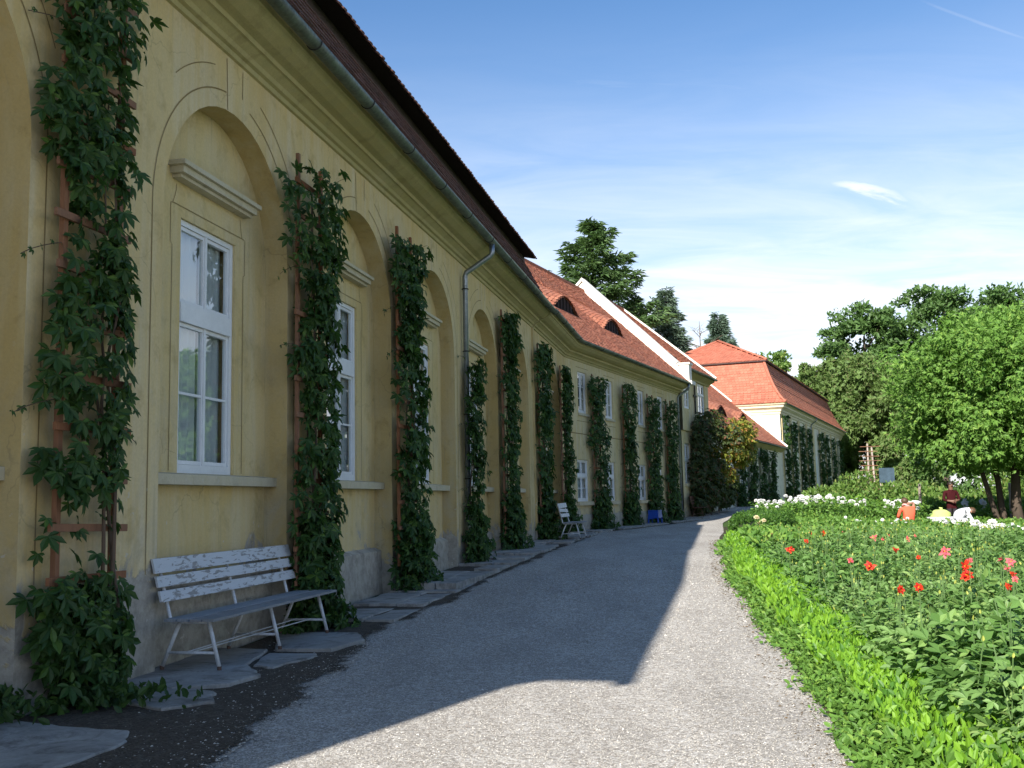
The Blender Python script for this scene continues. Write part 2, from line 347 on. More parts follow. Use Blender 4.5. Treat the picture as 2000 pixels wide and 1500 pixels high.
def leafm(name, dark, light, extra=None, extra_amt=.1, trans=.3, rough=.5, tint=None):
    m, t, b = new_mat(name); g = nd(t, 'ShaderNodeNewGeometry'); r = g.outputs['Random Per Island']; P = g.outputs['Position']
    n = noise(t, P, .9, 3, .6)
    c = mixc(t, mth(t, 'ADD', mth(t, 'MULTIPLY', r, .6), maprange(t, n, .3, .7, 0, .4)), dark, light)
    if extra: c = mixc(t, maprange(t, mth(t, 'FRACT', mth(t, 'MULTIPLY', r, 13.7)), 1 - extra_amt, 1 - extra_amt * .5), c, extra)
    setc(t, b, c, rough, .35)
    tl = nd(t, 'ShaderNodeBsdfTranslucent', {'Color': mixc(t, .5, c, (light[0] * 1.6, light[1] * 1.7, light[2] * .8))}).outputs[0]
    mx = nd(t, 'ShaderNodeMixShader', {0: trans, 1: b.outputs[0], 2: tl}).outputs[0]
    t.links.new(mx, t.nodes['Material Output'].inputs[0]); return m
IVY = leafm('creeper_leaf', (.018, .050, .012), (.050, .115, .024), (.09, .17, .03), .14)
VINE_R = leafm('turning_creeper_leaf_lit_tone', (.13, .17, .025), (.28, .30, .05), (.42, .20, .05), .35)  # orange-tinged leaf, brightened so sunlight is painted into the colour
DAHLIA = leafm('dahlia_leaf', (.07, .155, .035), (.15, .28, .07), (.20, .33, .09), .18, .30)
EDGE = leafm('edging_leaf', (.11, .26, .02), (.23, .42, .035), (.07, .18, .025), .3, .35)
LOWLEAF = leafm('low_leaf', (.07, .16, .03), (.15, .29, .05), (.20, .33, .06), .2)
BOX = leafm('box_leaf', (.05, .12, .018), (.12, .24, .035), (.18, .32, .04), .15)
CLIPPED = leafm('clipped_box_leaf', (.035, .09, .016), (.085, .19, .03), (.13, .25, .035), .12)
THUJA = leafm('thuja_spray', (.075, .17, .03), (.18, .33, .06), (.24, .38, .075), .15, .33, .6)
THUJA2 = leafm('hemlock_spray', (.08, .14, .035), (.17, .26, .075), (.14, .15, .06), .15, .3, .6)
PINE = leafm('pine_needle', (.045, .090, .030), (.11, .19, .06), None, .1, .2, .6)
SPRUCE = leafm('blue_spruce_needle', (.075, .125, .09), (.17, .24, .18), None, .1, .2, .6)
BROAD = leafm('dark_tree_leaf', (.045, .095, .025), (.11, .20, .055), None, .1, .28)
SHRUB = leafm('shrub_leaf', (.07, .14, .025), (.15, .25, .05), (.22, .26, .07), .15)
WEED = leafm('weed_leaf', (.03, .065, .018), (.06, .12, .03), None, .1)
def petal(name, c, c2):
    m, t, b = new_mat(name); r = nd(t, 'ShaderNodeNewGeometry').outputs['Random Per Island']
    c = mixc(t, r, c, c2); setc(t, b, c, .55, .3)
    tl = nd(t, 'ShaderNodeBsdfTranslucent', {'Color': c}).outputs[0]
    mx = nd(t, 'ShaderNodeMixShader', {0: .3, 1: b.outputs[0], 2: tl}).outputs[0]; t.links.new(mx, t.nodes['Material Output'].inputs[0]); return m
RED = petal('red_petal', (.48, .012, .012), (.72, .06, .02)); PINK = petal('pink_petal', (.75, .10, .14), (.80, .18, .20))
WHITEP = petal('white_petal', (.80, .80, .78), (.85, .85, .84)); CREAM = petal('cream_petal', (.80, .68, .40), (.82, .74, .52)); YEL = petal('yellow_centre', (.70, .42, .03), (.6, .3, .02))
GSTEM = simple('green_stem', (.09, .16, .05), .6)
def gravel(name, c1, c2, c3, sc1=55.0, bs=.9, bd=.015):
    m, t, b = new_mat(name); P = wpos(t)
    v = nd(t, 'ShaderNodeTexVoronoi', {'Vector': P, 'Scale': sc1}); v2 = nd(t, 'ShaderNodeTexVoronoi', {'Vector': P, 'Scale': sc1 * .42})
    c = mixc(t, nd(t, 'ShaderNodeSeparateColor', {0: v.outputs['Color']}).outputs[0], c1, c2)
    c = mixc(t, maprange(t, nd(t, 'ShaderNodeSeparateColor', {0: v2.outputs['Color']}).outputs[1], .62, .95, 0, .55), c, c3)
    big = noise(t, mapping(t, P, (1.5, .5, 1), (0, 0, RAD(8))), .75, 6, .62, .4); c = mixc(t, maprange(t, big, .38, .68, 0, .45), c, tuple(x * .80 for x in c1))
    brown = maprange(t, noise(t, mapping(t, P, loc=(3, 8, 0)), 2.4, 6, .7), .60, .74, 0, .4); c = mixc(t, brown, c, (.24, .18, .13))
    c = mixc(t, maprange(t, v.outputs['Distance'], .35, .75, 0, .5), c, tuple(x * .42 for x in c1))
    setc(t, b, c, .95, .2)
    h = mth(t, 'ADD', mth(t, 'MULTIPLY', v.outputs['Distance'], -1.0), mth(t, 'MULTIPLY', v2.outputs['Distance'], -1.2)); bump(t, b, h, bs, bd); return m
GRAVEL = gravel('grey_gravel', (.27, .246, .218), (.62, .587, .54), (.76, .74, .71), 64.0, .35, .006)
def edge_cut(m):
    """the layer frays out at its rim: grains thin out over the gravel below"""
    t = m.node_tree; P = wpos(t); e = nd(t, 'ShaderNodeAttribute', attribute_name='edge').outputs['Fac']
    q = mth(t, 'ADD', e, mth(t, 'ADD', mth(t, 'MULTIPLY', mth(t, 'SUBTRACT', noise(t, P, 5, 6, .7), .5), .55), mth(t, 'MULTIPLY', mth(t, 'SUBTRACT', noise(t, P, 70, 3, .6), .5), .45)))
    tr = nd(t, 'ShaderNodeBsdfTransparent').outputs[0]; out = t.nodes['Material Output']; src = out.inputs[0].links[0].from_socket
    t.links.new(nd(t, 'ShaderNodeMixShader', {0: maprange(t, q, -.02, .03), 1: tr, 2: src}).outputs[0], out.inputs[0]); return m
SOIL = gravel('dark_soil', (.085, .070, .055), (.13, .108, .085), (.20, .175, .145), 60)
edge_cut(SOIL)
LITTER = simple('leaf_litter', (.10, .07, .045), .95, .1, 0, .5, 20, .1, (.2, .15, .09))
DAHLIA2 = leafm('pale_dahlia_leaf', (.10, .19, .05), (.20, .34, .10), (.26, .38, .12), .18, .30)
BEDSOIL = gravel('bed_soil', (.055, .05, .03), (.08, .07, .04), (.06, .09, .03), 30)
PEB = {}
def pebm():
    m, t, b = new_mat('pebble'); r = nd(t, 'ShaderNodeNewGeometry').outputs['Random Per Island']
    c = mixc(t, r, (.24, .22, .19), (.64, .61, .56)); c = mixc(t, maprange(t, mth(t, 'FRACT', mth(t, 'MULTIPLY', r, 9.1)), .8, .95, 0, .8), c, (.24, .20, .17))
    c = mixc(t, maprange(t, mth(t, 'FRACT', mth(t, 'MULTIPLY', r, 23.7)), .96, .98), c, (.70, .69, .67))
    setc(t, b, c, .85, .3); return m
PEBBLE = pebm()
def stone():
    m, t, b = new_mat('grey_flagstone'); P = wpos(t); n = noise(t, P, 1.6, 7, .68, .5); f = noise(t, P, 26, 5, .65); r = nd(t, 'ShaderNodeObjectInfo').outputs['Random']
    c = mixc(t, maprange(t, n, .35, .65), (.27, .262, .245), (.45, .44, .42)); c = mixc(t, mth(t, 'MULTIPLY', r, .4), c, (.26, .25, .23))
    c = mixc(t, maprange(t, noise(t, P, 2.3, 8, .74, .8), .50, .66, 0, .85), c, (.085, .075, .065)); c = mixc(t, maprange(t, f, .35, .7, 0, .3), c, (.13, .13, .13))
    setc(t, b, c, .85, .3); bump(t, b, mth(t, 'ADD', n, mth(t, 'MULTIPLY', f, .35)), .5, .02); return m
STONE = stone()
LAWN = simple('lawn_earth', (.07, .12, .03), .95, .1, 0, .4, .6, .2)
BLUE = simple('blue_plastic', (.015, .075, .42), .4, .5, 0, .2, 4, .05)
# ------------------------------------------------------------------ ground, path, pavement
def sheet(name, xs_of_y, ys, ncol, mat, dz, kind='structure'):
    V = []; 
    for y in ys:
        x0, x1 = xs_of_y(y)
        for k in range(ncol + 1):
            x = x0 + (x1 - x0) * k / ncol; V.append((x, y, float(zg(x, y)) + dz))
    n = ncol + 1; F = [(i * n + k, i * n + k + 1, (i + 1) * n + k + 1, (i + 1) * n + k) for i in range(len(ys) - 1) for k in range(ncol)]
    o = MBd().add(V, F).build(name, mat, smooth=True); o['kind'] = kind; return o
_ys = np.concatenate([np.arange(-30, 12, 3), np.arange(12, 80, 1.5), [82, 90, 100, 120, 150, 200, 300, 500, 900]])
g = sheet('ground', lambda y: (-400, 500), _ys, 2, LAWN, -.03)
# finer columns where the ground tilts away from the path
bpy.data.objects.remove(g)
V = []; xs = np.concatenate([[-500, -60, -30], np.arange(-14, 40, 2.0), [45, 60, 90, 160, 600]])
for y in _ys:
    for x in xs: V.append((x, y, float(zg(x, y)) - .03))
n = len(xs)
g = MBd().add(V, [(i * n + k, i * n + k + 1, (i + 1) * n + k + 1, (i + 1) * n + k) for i in range(len(_ys) - 1) for k in range(n - 1)]).build('ground', LAWN, smooth=True); g['kind'] = 'structure'
_pr = np.array([(-12, 2.3), (0, 2.05), (6.1, 1.98), (6.9, 2.1), (9.45, 2.5), (13.5, 3.1), (17.9, 3.7), (23.2, 4.63), (30.6, 6.0), (34.4, 6.9), (45, 9.0), (55, 11.6), (62, 15.5), (66, 19)])
def path_r(y): return float(np.interp(y, _pr[:, 0], _pr[:, 1]))
def wall_x(y):
    xa = OA[0] + (y - OA[1]) * math.tan(RAD(TH_A)); xb = OB[0] + (y - OB[1]) * math.tan(RAD(TH_B)); return xa if y < OB[1] else xb
sheet('gravel_path', lambda y: (wall_x(y) - .05, path_r(y)), np.concatenate([np.arange(-12, 40, .8), np.arange(40, 66.5, 1.5)]), 10, GRAVEL, 0.0)
_sl = np.array([(-5, -2.4), (6.4, -1.95), (8.0, -1.85), (10.6, -1.72), (12.5, -1.78), (15.8, -.95), (18.75, -.5), (22.9, .5), (32.6, 2.25), (36.5, 3.0), (41, 5.2), (55, 11.2)])
_sn = vnoise(3)
def soil_r(y): return float(np.interp(y, _sl[:, 0], _sl[:, 1])) + .22 * (float(_sn(y * 2.1)) - .5) + .09 * (float(_sn(y * 5 + 40)) - .5) + .03 * (float(_sn(y * 17 + 80)) - .5)
so = sheet('soil_strip', lambda y: (wall_x(y) - .04, soil_r(y) + .35), np.concatenate([np.arange(3, 14, .12), np.arange(14, 50, .3)]), 16, SOIL, .010)
at = so.data.attributes.new('edge', 'FLOAT', 'POINT'); at.data.foreach_set('value', np.array([soil_r(v.co.y) - v.co.x for v in so.data.vertices], np.float32))
# crumbs of soil and leaf litter along the bed side of the path
rng = np.random.default_rng(12); N = 7000; yy = 5 + 24 * rng.random(N) ** 1.7; xx = np.interp(yy, _pr[:, 0], _pr[:, 1]) + .10 - .42 * rng.random(N) ** 2.4
P = np.stack([xx, yy, zg(xx, yy) + .004], 1); an = rng.random(N) * 6.283; s = (.006 + .014 * rng.random(N) ** 3) * np.clip(yy / 11, .8, 1.6); X = np.stack([np.cos(an), np.sin(an), 0 * an], 1); Zd = unit(np.stack([.4 * rng.standard_normal(N), .4 * rng.standard_normal(N), np.ones(N)], 1)); Y = unit(np.cross(Zd, X))
V, l, c = place(np.array([[-1, 0, 0], [0, -.6, .2], [1, 0, .1], [0, .6, .25]], float), [(0, 1, 2, 3)], P, X * s[:, None], Y * s[:, None], Zd * s[:, None])
po = link('leaf_litter', raw_mesh('leaf_litter', V, l, c, LITTER)); tag(po, 'brown leaf litter and soil crumbs along the planted path edge', None, None, 'stuff')
# loose stones over the path: thousands of small pebbles, one mesh
rng = np.random.default_rng(11)
ICO = (np.array([[.1, .05, .65], [.95, -.2, .1], [.05, .9, .15], [-.9, .1, .1], [-.1, -.85, .12]], float), [(0, 1, 2), (0, 2, 3), (0, 3, 4), (0, 4, 1)])
N = 125000
yy = 5.3 + 20 * rng.random(N) ** 2.1; t = rng.random(N)
xl = np.interp(yy, _sl[:, 0], _sl[:, 1]) - 1.0 * rng.random(N) ** 4; xr = np.interp(yy, _pr[:, 0], _pr[:, 1]) + .08
xx = xl + (xr - xl) * t; keep = (np.abs(xx) < yy * .52 + .4) & (rng.random(N) < np.clip((24 - yy) / 13, 0, 1)); xx, yy = xx[keep], yy[keep]; N = len(xx)
P = np.stack([xx, yy, zg(xx, yy) + .001], 1); an = rng.random(N) * 6.283; s = .0035 + .0055 * rng.random(N) ** 2.2; s *= np.clip(yy / 10, .9, 1.9); big = rng.random(N) < .003; s[big] *= 2.3
X = np.stack([np.cos(an), np.sin(an), .25 * rng.standard_normal(N)], 1); X = unit(X); Zd = unit(np.stack([.25 * rng.standard_normal(N), .25 * rng.standard_normal(N), np.ones(N)], 1)); Y = unit(np.cross(Zd, X))
el = (.6 + .4 * rng.random(N))[:, None]
V, l, c = place(ICO[0], ICO[1], P, X * s[:, None], Y * s[:, None] * el, Zd * s[:, None])
po = link('gravel_pebbles', raw_mesh('gravel_pebbles', V, l, c, PEBBLE)); tag(po, 'pale loose gravel stones scattered over the path', None, None, 'stuff')

pave = thing('stone_pavement', 'worn grey flagstones laid along the foot of the yellow wall', 'pavement', MI, kind='structure')
del pave['category']
def slab(poly, top, th=.09, seed=0, jit=.010):
    r = np.random.default_rng(seed); poly = np.asarray(poly, float)
    # subdivide and jitter the outline, chamfer the top edge
    pts = []
    for i in range(len(poly)):
        a, b = poly[i], poly[(i + 1) % len(poly)]
        for k in range(5): pts.append(a + (b - a) * (k / 5) + r.normal(0, jit, 2) * (.4 + (k > 0)))
    pts = np.array(pts); c = pts.mean(0); n = len(pts); d = pts - c; ln = np.linalg.norm(d, axis=1, keepdims=True)
    inn = c + d * (1 - .010 / ln); tilt = r.normal(0, .006, 2)
    tz = lambda p: top + ((p - c) @ tilt)
    V = [(p[0], p[1], top - th) for p in pts] + [(p[0], p[1], tz(p) - .009) for p in pts] + [(p[0], p[1], tz(p)) for p in inn]
    F = [(i, (i + 1) % n, n + (i + 1) % n, n + i) for i in range(n)] + [(n + i, n + (i + 1) % n, 2 * n + (i + 1) % n, 2 * n + i) for i in range(n)] + [tuple(range(2 * n, 3 * n))]
    return MBd().add(V, F).build('flagstone', STONE, pave)
near = [[(-4.2, 7.3), (-3.75, 7.9), (-3.3, 7.62), (-2.72, 7.42), (-2.62, 7.02), (-2.78, 6.45), (-3.1, 5.7), (-4.3, 5.6)],
        [(-3.45, 9.2), (-3.1, 9.2), (-2.55, 8.85), (-2.42, 8.4), (-2.75, 8.15), (-3.35, 8.62)],
        [(-3.48, 9.32), (-3.5, 10.3), (-2.62, 10.2), (-2.35, 9.62), (-2.5, 9.15), (-2.95, 8.98)],
        [(-2.58, 10.26), (-2.62, 11.1), (-2.1, 11.0), (-2.08, 10.75), (-2.35, 10.1)],
        [(-3.45, 10.36), (-3.3, 11.5), (-2.68, 11.3), (-2.66, 10.27)],
        [(-2.6, 11.3), (-2.95, 12.9), (-1.9, 12.55), (-1.72, 11.9), (-1.98, 11.15)],
        [(-4.35, 8.1), (-3.9, 8.05), (-3.55, 8.65), (-3.6, 9.4), (-4.1, 9.2)]]
for i, p in enumerate(near): slab(p, .026 + .009 * (i % 3), seed=i, jit=.010)
rs = np.random.default_rng(5)
def slab_run(conv, a, a1, wid, lift):
    k = 0
    while a < a1:
        ln = rs.uniform(.9, 1.6); split = rs.uniform(.5, .75)
        for o0, o1 in ((.02, split - .012), (split + .012, wid + rs.uniform(-.08, .06))):
            if rs.random() < .06: continue
            e = rs.uniform(-.03, .03)
            q = [conv(a + .012, o0), conv(a + ln - .012, o0), conv(a + ln - .012 + e, o1), conv(a + .012 + e, o1)]
            m = np.mean(q, 0); z = float(zg(m[0], m[1])) + lift(a) + rs.uniform(-.008, .012)
            slab(np.array(q)[:, :2][::-1], z, .16, seed=int(a * 100) + int(o0 > .1))
        a += ln
slab_run(lambda a, o: wa(a, o, 0), 12.9, 16.2, 1.12, lambda a: .03)
slab_run(lambda a, o: wa(a, o, 0), 16.25, 35.2, 1.15, lambda a: .12 if a < 17.6 else .06)
slab_run(lambda a, o: wb(a, o, 0), .4, 22, 1.1, lambda a: .06)
# fallen leaf litter and small stones on the soil strip
N = 2200; yy = 5.5 + 8 * rng.random(N); xx = np.interp(yy, _sl[:, 0], _sl[:, 1]) + .1 - 1.2 * rng.random(N) ** 2.6
an = rng.random(N) * 6.283; s = .004 + .011 * rng.random(N) ** 4
P = np.stack([xx, yy, np.full(N, .012)], 1); X = np.stack([np.cos(an), np.sin(an), 0 * an], 1); Zd = np.tile([0, 0, 1.0], (N, 1)); Y = np.cross(Zd, X)
V, l, c = place(ICO[0], ICO[1], P, X * s[:, None], Y * s[:, None], Zd * s[:, None])
po = link('soil_pebbles', raw_mesh('soil_pebbles', V, l, c, PEBBLE)); tag(po, 'small stones lying in the dark soil by the wall', None, None, 'stuff')

# ------------------------------------------------------------------ building parts
def arc(c, r, zs, n=22): return [(c + r * math.cos(math.pi - math.pi * k / n), zs + r * math.sin(math.pi * k / n)) for k in range(n + 1)]
def pane(parent, x0, x1, y, z0, z1, frm):
    return MBd().quad((x0, y, z0), (x1, y, z0), (x1, y, z1), (x0, y, z1)).build('pane', GLASS, parent, frm)
def window(parent, frm, x0, x1, z0, z1, y, upper=None, rows=2, cols=2, curtain=.3, bar=.045, seed=0):
    """casement: outer frame, optional transom at upper=(zb,zt) with a light above, mullion and glazing bars"""
    b = MBd(); d0, d1 = y, y + .07; f = .06
    b.box(x0, x0 + f, d0, d1, z0, z1).box(x1 - f, x1, d0, d1, z0, z1).box(x0 + f, x1 - f, d0, d1, z0, z0 + .09).box(x0 + f, x1 - f, d0, d1, z1 - f, z1)
    zones = [(z0 + .09, z1 - f, rows)]
    if upper:
        b.box(x0 + f, x1 - f, d0 - .02, d1, upper[0], upper[1]); zones = [(z0 + .09, upper[0], rows), (upper[1], z1 - f, 1)]
    xm = (x0 + x1) / 2; glass_rects = []
    for za, zb, rr in zones:
        xs = np.linspace(x0 + f, x1 - f, cols + 1)
        for ci in range(cols):
            xa, xb = xs[ci], xs[ci + 1]; g = bar
            # the casement's own sash
            b.box(xa + .004, xa + g, d0 + .018, d1 - .005, za, zb).box(xb - g, xb - .004, d0 + .018, d1 - .005, za, zb)
            b.box(xa + g, xb - g, d0 + .018, d1 - .005, za + .004, za + g).box(xa + g, xb - g, d0 + .018, d1 - .005, zb - g, zb - .004)
            zs = np.linspace(za + g, zb - g, rr + 1)
            for k in range(rr):
                if k: b.box(xa + g, xb - g, d0 + .022, d1 - .01, zs[k] - .014, zs[k] + .014)
                glass_rects.append((xa + g, xb - g, zs[k] + (.014 if k else 0), zs[k + 1] - (.014 if k + 1 < rr else 0)))
        if cols == 2: b.box(xm - .022, xm + .022, d0 + .004, d0 + .0178, za, zb)
    w = b.build('window', PAINT, parent, frm)
    for xa, xb, za, zb in glass_rects: pane(w, xa, xb, y + .04, za, zb, frm)
    if curtain:
        r = np.random.default_rng(seed)
        for xa, xb in ((x0 + .06, x0 + .06 + (x1 - x0) * curtain), (x1 - .06 - (x1 - x0) * curtain, x1 - .06)):
            n = 26; V = []; ph = r.random() * 6
            for z in (z0 + .05, z1 - .05):
                for k in range(n + 1):
                    t = k / n; V.append((xa + (xb - xa) * t, y + .12 + .025 * math.sin(t * 22 + ph) + .012 * math.sin(t * 47), z))
            MBd().add(V, [(k, k + 1, n + 2 + k, n + 1 + k) for k in range(n)]).build('curtain', CURTAIN, w, frm, smooth=True)
    return w
def groove(b, pts, w=.022, y=-.004):
    """a thin incised line in the wall plane (x,z) as a narrow strip"""
    pts = np.asarray(pts, float); V = []
    for i, p in enumerate(pts):
        d = pts[min(i + 1, len(pts) - 1)] - pts[max(i - 1, 0)]; d /= np.linalg.norm(d) + 1e-9; q = np.array([-d[1], d[0]]) * w / 2
        V += [(p[0] + q[0], y, p[1] + q[1]), (p[0] - q[0], y, p[1] - q[1])]
    b.add(V, [(2 * i, 2 * i + 1, 2 * i + 3, 2 * i + 2) for i in range(len(pts) - 1)])
R_N, Z_S, Z_TOP = 1.5, 4.53, 6.74
def arch_bay(par, c, seed, win=True, curtain=.3, zb=-.1):
    """niche, reveal, window, sill, ledge and incised lines of one arched bay centred at c (frame MA)"""
    pts = arc(c, R_N, Z_S); out = [(c - R_N, zb)] + pts + [(c + R_N, zb)]
    b = MBd(); D = .30
    V = [(x, yy, z) for x, z in out for yy in (0, D)]
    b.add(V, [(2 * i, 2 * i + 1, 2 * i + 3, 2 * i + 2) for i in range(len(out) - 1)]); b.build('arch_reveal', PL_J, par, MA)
    wx0, wx1, wz0, wz1 = c - .62, c + .66, 1.93, 4.68
    xs = sorted(set([round(p[0], 5) for p in pts] + [wx0, wx1])); top = lambda x: float(np.interp(x, [p[0] for p in pts], [p[1] for p in pts]))
    b = MBd()
    for xa, xb in zip(xs[:-1], xs[1:]):
        ta, tb = top(xa), top(xb)
        if win and xa >= wx0 - 1e-6 and xb <= wx1 + 1e-6:
            b.quad((xa, D, zb), (xb, D, zb), (xb, D, wz0), (xa, D, wz0)); b.quad((xa, D, wz1), (xb, D, wz1), (xb, D, tb), (xa, D, ta))
        else: b.quad((xa, D, zb), (xb, D, zb), (xb, D, tb), (xa, D, ta))
    e = D + .2
    if win:
        for q in (((wx0, D, wz0), (wx0, e, wz0), (wx0, e, wz1), (wx0, D, wz1)), ((wx1, e, wz0), (wx1, D, wz0), (wx1, D, wz1), (wx1, e, wz1)),
                  ((wx0, D, wz1), (wx0, e, wz1), (wx1, e, wz1), (wx1, D, wz1)), ((wx0, e, wz0), (wx0, D, wz0), (wx1, D, wz0), (wx1, e, wz0))): b.quad(*q)
    b.build('niche', PL_N, par, MA)
    if win: window(par, MA, wx0 + .002, wx1 - .002, wz0 + .002, wz1 - .002, D + .035, upper=(3.56, 3.77), rows=2, curtain=curtain, seed=seed)
    s = MBd(); s.add([(c - R_N + .003, D + .01, 1.93), (c - R_N + .003, .13, 1.905), (c - R_N + .003, .13, 1.80), (c - R_N + .003, D + .01, 1.80),
                      (c + R_N - .003, D + .01, 1.93), (c + R_N - .003, .13, 1.905), (c + R_N - .003, .13, 1.80), (c + R_N - .003, D + .01, 1.80)],
                     [(0, 1, 2, 3), (7, 6, 5, 4), (0, 4, 5, 1), (1, 5, 6, 2), (2, 6, 7, 3)]); s.build('sill', SILLM, par, MA)
    s = MBd(); h = .93; lc = c + .02
    for hh, y0, z0, z1 in ((h - .09, .19, 5.06, 5.10), (h - .045, .14, 5.101, 5.175), (h, .10, 5.176, 5.225)): s.box(lc - hh, lc + hh, y0, D + .01, z0, z1)
    s.build('window_ledge', SILLM, par, MA)
    g_ = MBd(); y = D - .004
    ol = [(c - .80, 1.95), (c - .80, 4.34), (c - .84, 4.36), (c - .84, 4.79), (c - .77, 4.80), (c + .85, 4.80), (c + .90, 4.79), (c + .90, 4.36), (c + .86, 4.34), (c + .86, 1.95)]
    groove(g_, ol, .013, y); 
    groove(g_, [(c - .80, 4.80), (c - .76, 4.88), (c - .73, 4.96), (c - .73, 5.02)], .011, y); groove(g_, [(c + .82, 4.80), (c + .79, 4.90), (c + .77, 5.02)], .011, y)
    r1 = R_N + .20
    groove(g_, [(c + r1 * math.cos(RAD(k)), Z_S + r1 * math.sin(RAD(k))) for k in np.linspace(77, 0, 22)] + [(c + r1, .95)], .016)
    groove(g_, [(c - r1, .95)] + [(c + r1 * math.cos(RAD(k)), Z_S + r1 * math.sin(RAD(k))) for k in np.linspace(180, 97, 22)], .016)
    r2 = R_N + .46
    groove(g_, [(c + r2 * math.cos(RAD(k)), Z_S + r2 * math.sin(RAD(k))) for k in np.linspace(70, 26, 14)], .014); groove(g_, [(c + r2 * math.cos(RAD(k)), Z_S + r2 * math.sin(RAD(k))) for k in np.linspace(104, 132, 10)], .012)
    groove(g_, [(c - .17, Z_S + math.sqrt(R_N ** 2 - .17 ** 2) + .005), (c - .20, 6.62)], .016); groove(g_, [(c + .19, Z_S + R_N + .25), (c + .20, 6.62)], .014)
    g_.build('incised_lines', GROOVE, par, MA)
    p = MBd(); pz = .86
    p.add([(c - R_N + .004, D + .01, zb), (c - R_N + .004, .17, zb), (c - R_N + .004, .19, pz - .06), (c - R_N + .004, D + .01, pz),
           (c + R_N - .004, D + .01, zb), (c + R_N - .004, .17, zb), (c + R_N - .004, .19, pz - .06), (c + R_N - .004, D + .01, pz)],
          [(3, 2, 1, 0), (4, 5, 6, 7), (0, 1, 5, 4), (1, 2, 6, 5), (2, 3, 7, 6)]); p.build('plinth', PL_P, par, MA)
def facade_front(par, a0, a1, centres, z0=-.1, z1=Z_TOP):
    b = MBd(); x = a0
    for c in centres:
        b.quad((x, 0, z0), (c - R_N, 0, z0), (c - R_N, 0, z1), (x, 0, z1)); pts = arc(c, R_N, Z_S)
        for p, q in zip(pts[:-1], pts[1:]): b.quad((p[0], 0, p[1]), (q[0], 0, q[1]), (q[0], 0, z1), (p[0], 0, z1))
        x = c + R_N
    b.quad((x, 0, z0), (a1, 0, z0), (a1, 0, z1), (x, 0, z1)); return b
def sweep(prof, path, closed=False):
    """profile [(out,z)] along a plan polyline (local x,y) whose outward side is to the right of travel"""
    path = np.asarray(path, float); n = len(path); V = []
    seg = unit(path[1:] - path[:-1]); nr = np.stack([seg[:, 1], -seg[:, 0]], 1)
    for i in range(n):
        if i == 0: m = nr[0]
        elif i == n - 1: m = nr[-1]
        else: m = (nr[i - 1] + nr[i]) / (1 + nr[i - 1] @ nr[i])
        for o, z in prof: V.append((*(path[i] + m * o), z))
    k = len(prof); F = [(i * k + j, (i + 1) * k + j, (i + 1) * k + j + 1, i * k + j + 1) for i in range(n - 1) for j in range(k - 1)]
    F += [tuple(range(k))[::-1], tuple((n - 1) * k + j for j in range(k))]
    return MBd().add(V, F)
CORN = [(0, 6.66), (.035, 6.67), (.04, 6.73), (.085, 6.745), (.11, 6.79), (.20, 6.845), (.235, 6.85), (.24, 6.91), (.275, 6.92), (.35, 6.935), (.47, 6.99), (.53, 7.05), (.56, 7.06), (.565, 7.12), (.60, 7.12), (.60, 7.15), (-.02, 7.17)]
def gutter_prof(o, z, r=.095): return [(o + r * math.cos(t), z + r * math.sin(t)) for t in np.linspace(math.pi, 2 * math.pi, 11)] + [(o + (r - .008) * math.cos(t), z + (r - .008) * math.sin(t) + .002) for t in np.linspace(2 * math.pi, math.pi, 11)]
TT = (np.array([[-.48, 1.0, .0], [-.48, .17, .09], [-.33, .045, .10], [0, 0, .105], [.33, .045, .10], [.48, .17, .09], [.48, 1.0, .0],
                [-.48, .17, .0], [-.33, .045, .0], [0, 0, .0], [.33, .045, .0], [.48, .17, .0]], float),
      [(0, 1, 2, 3, 4, 5, 6), (1, 7, 8, 2), (2, 8, 9, 3), (3, 9, 10, 4), (4, 10, 11, 5), (0, 7, 1), (5, 11, 6)])
def tile_field(Pf, amin, amax, smax, w, ex, seed, s0=0.0):
    """beaver-tail tiles on the surface Pf(a,s)->(x,y,z) local; amin/amax functions of s"""
    r = np.random.default_rng(seed); A = []; S = []; k = 0; s = s0
    while s < smax - .02:
        lo, hi = amin(s), amax(s); a = lo + (w / 2 if k % 2 else w) * .98
        row = np.arange(a - w * .5, hi - w * .3, w); A.append(row); S.append(np.full(len(row), s)); s += ex; k += 1
    A = np.concatenate(A); S = np.concatenate(S); n = len(A); e = 1e-2
    P = Pf(A, S); X = unit(Pf(A + e, S) - P); Y = unit(Pf(A, S + e * 3) - P); Z = unit(np.cross(X, Y)); Y = np.cross(Z, X)
    P = P + Y * (r.normal(0, .006, n)[:, None]) + Z * (.012 + .006 * r.random(n))[:, None]
    yaw = r.normal(0, .012, n)[:, None]; X2 = X + Y * yaw; Y2 = Y - X * yaw
    return place(TT[0], TT[1], P, X2 * w, Y2 * (ex * 1.45), Z * .28 * (.85 + .3 * r.random(n))[:, None])
def deck(Pf, amin, amax, smax, na=40, ns=14, lift=-.02, s0=0.0, cut=None):
    """cut: slope distance at which eyebrow dormers open (no face is drawn across the opening)"""
    V = []; S = np.linspace(s0, smax, ns + 1)
    if cut: S = np.array(sorted([*S[np.abs(S - cut) > .03], cut - .004, cut]))
    for s in S:
        a = np.linspace(amin(s), amax(s), na + 1); p = Pf(a, np.full(na + 1, s)); p[:, 2] += lift; V.append(p)
    n = na + 1; F = []
    for i in range(len(S) - 1):
        for k in range(na):
            if cut and abs(S[i + 1] - cut) < 1e-6 and max(V[i + 1][k, 2] - V[i][k, 2], V[i + 1][k + 1, 2] - V[i][k + 1, 2]) > .03: continue
            F.append((i * n + k, i * n + k + 1, (i + 1) * n + k + 1, (i + 1) * n + k))
    return MBd().add(np.concatenate(V), F)
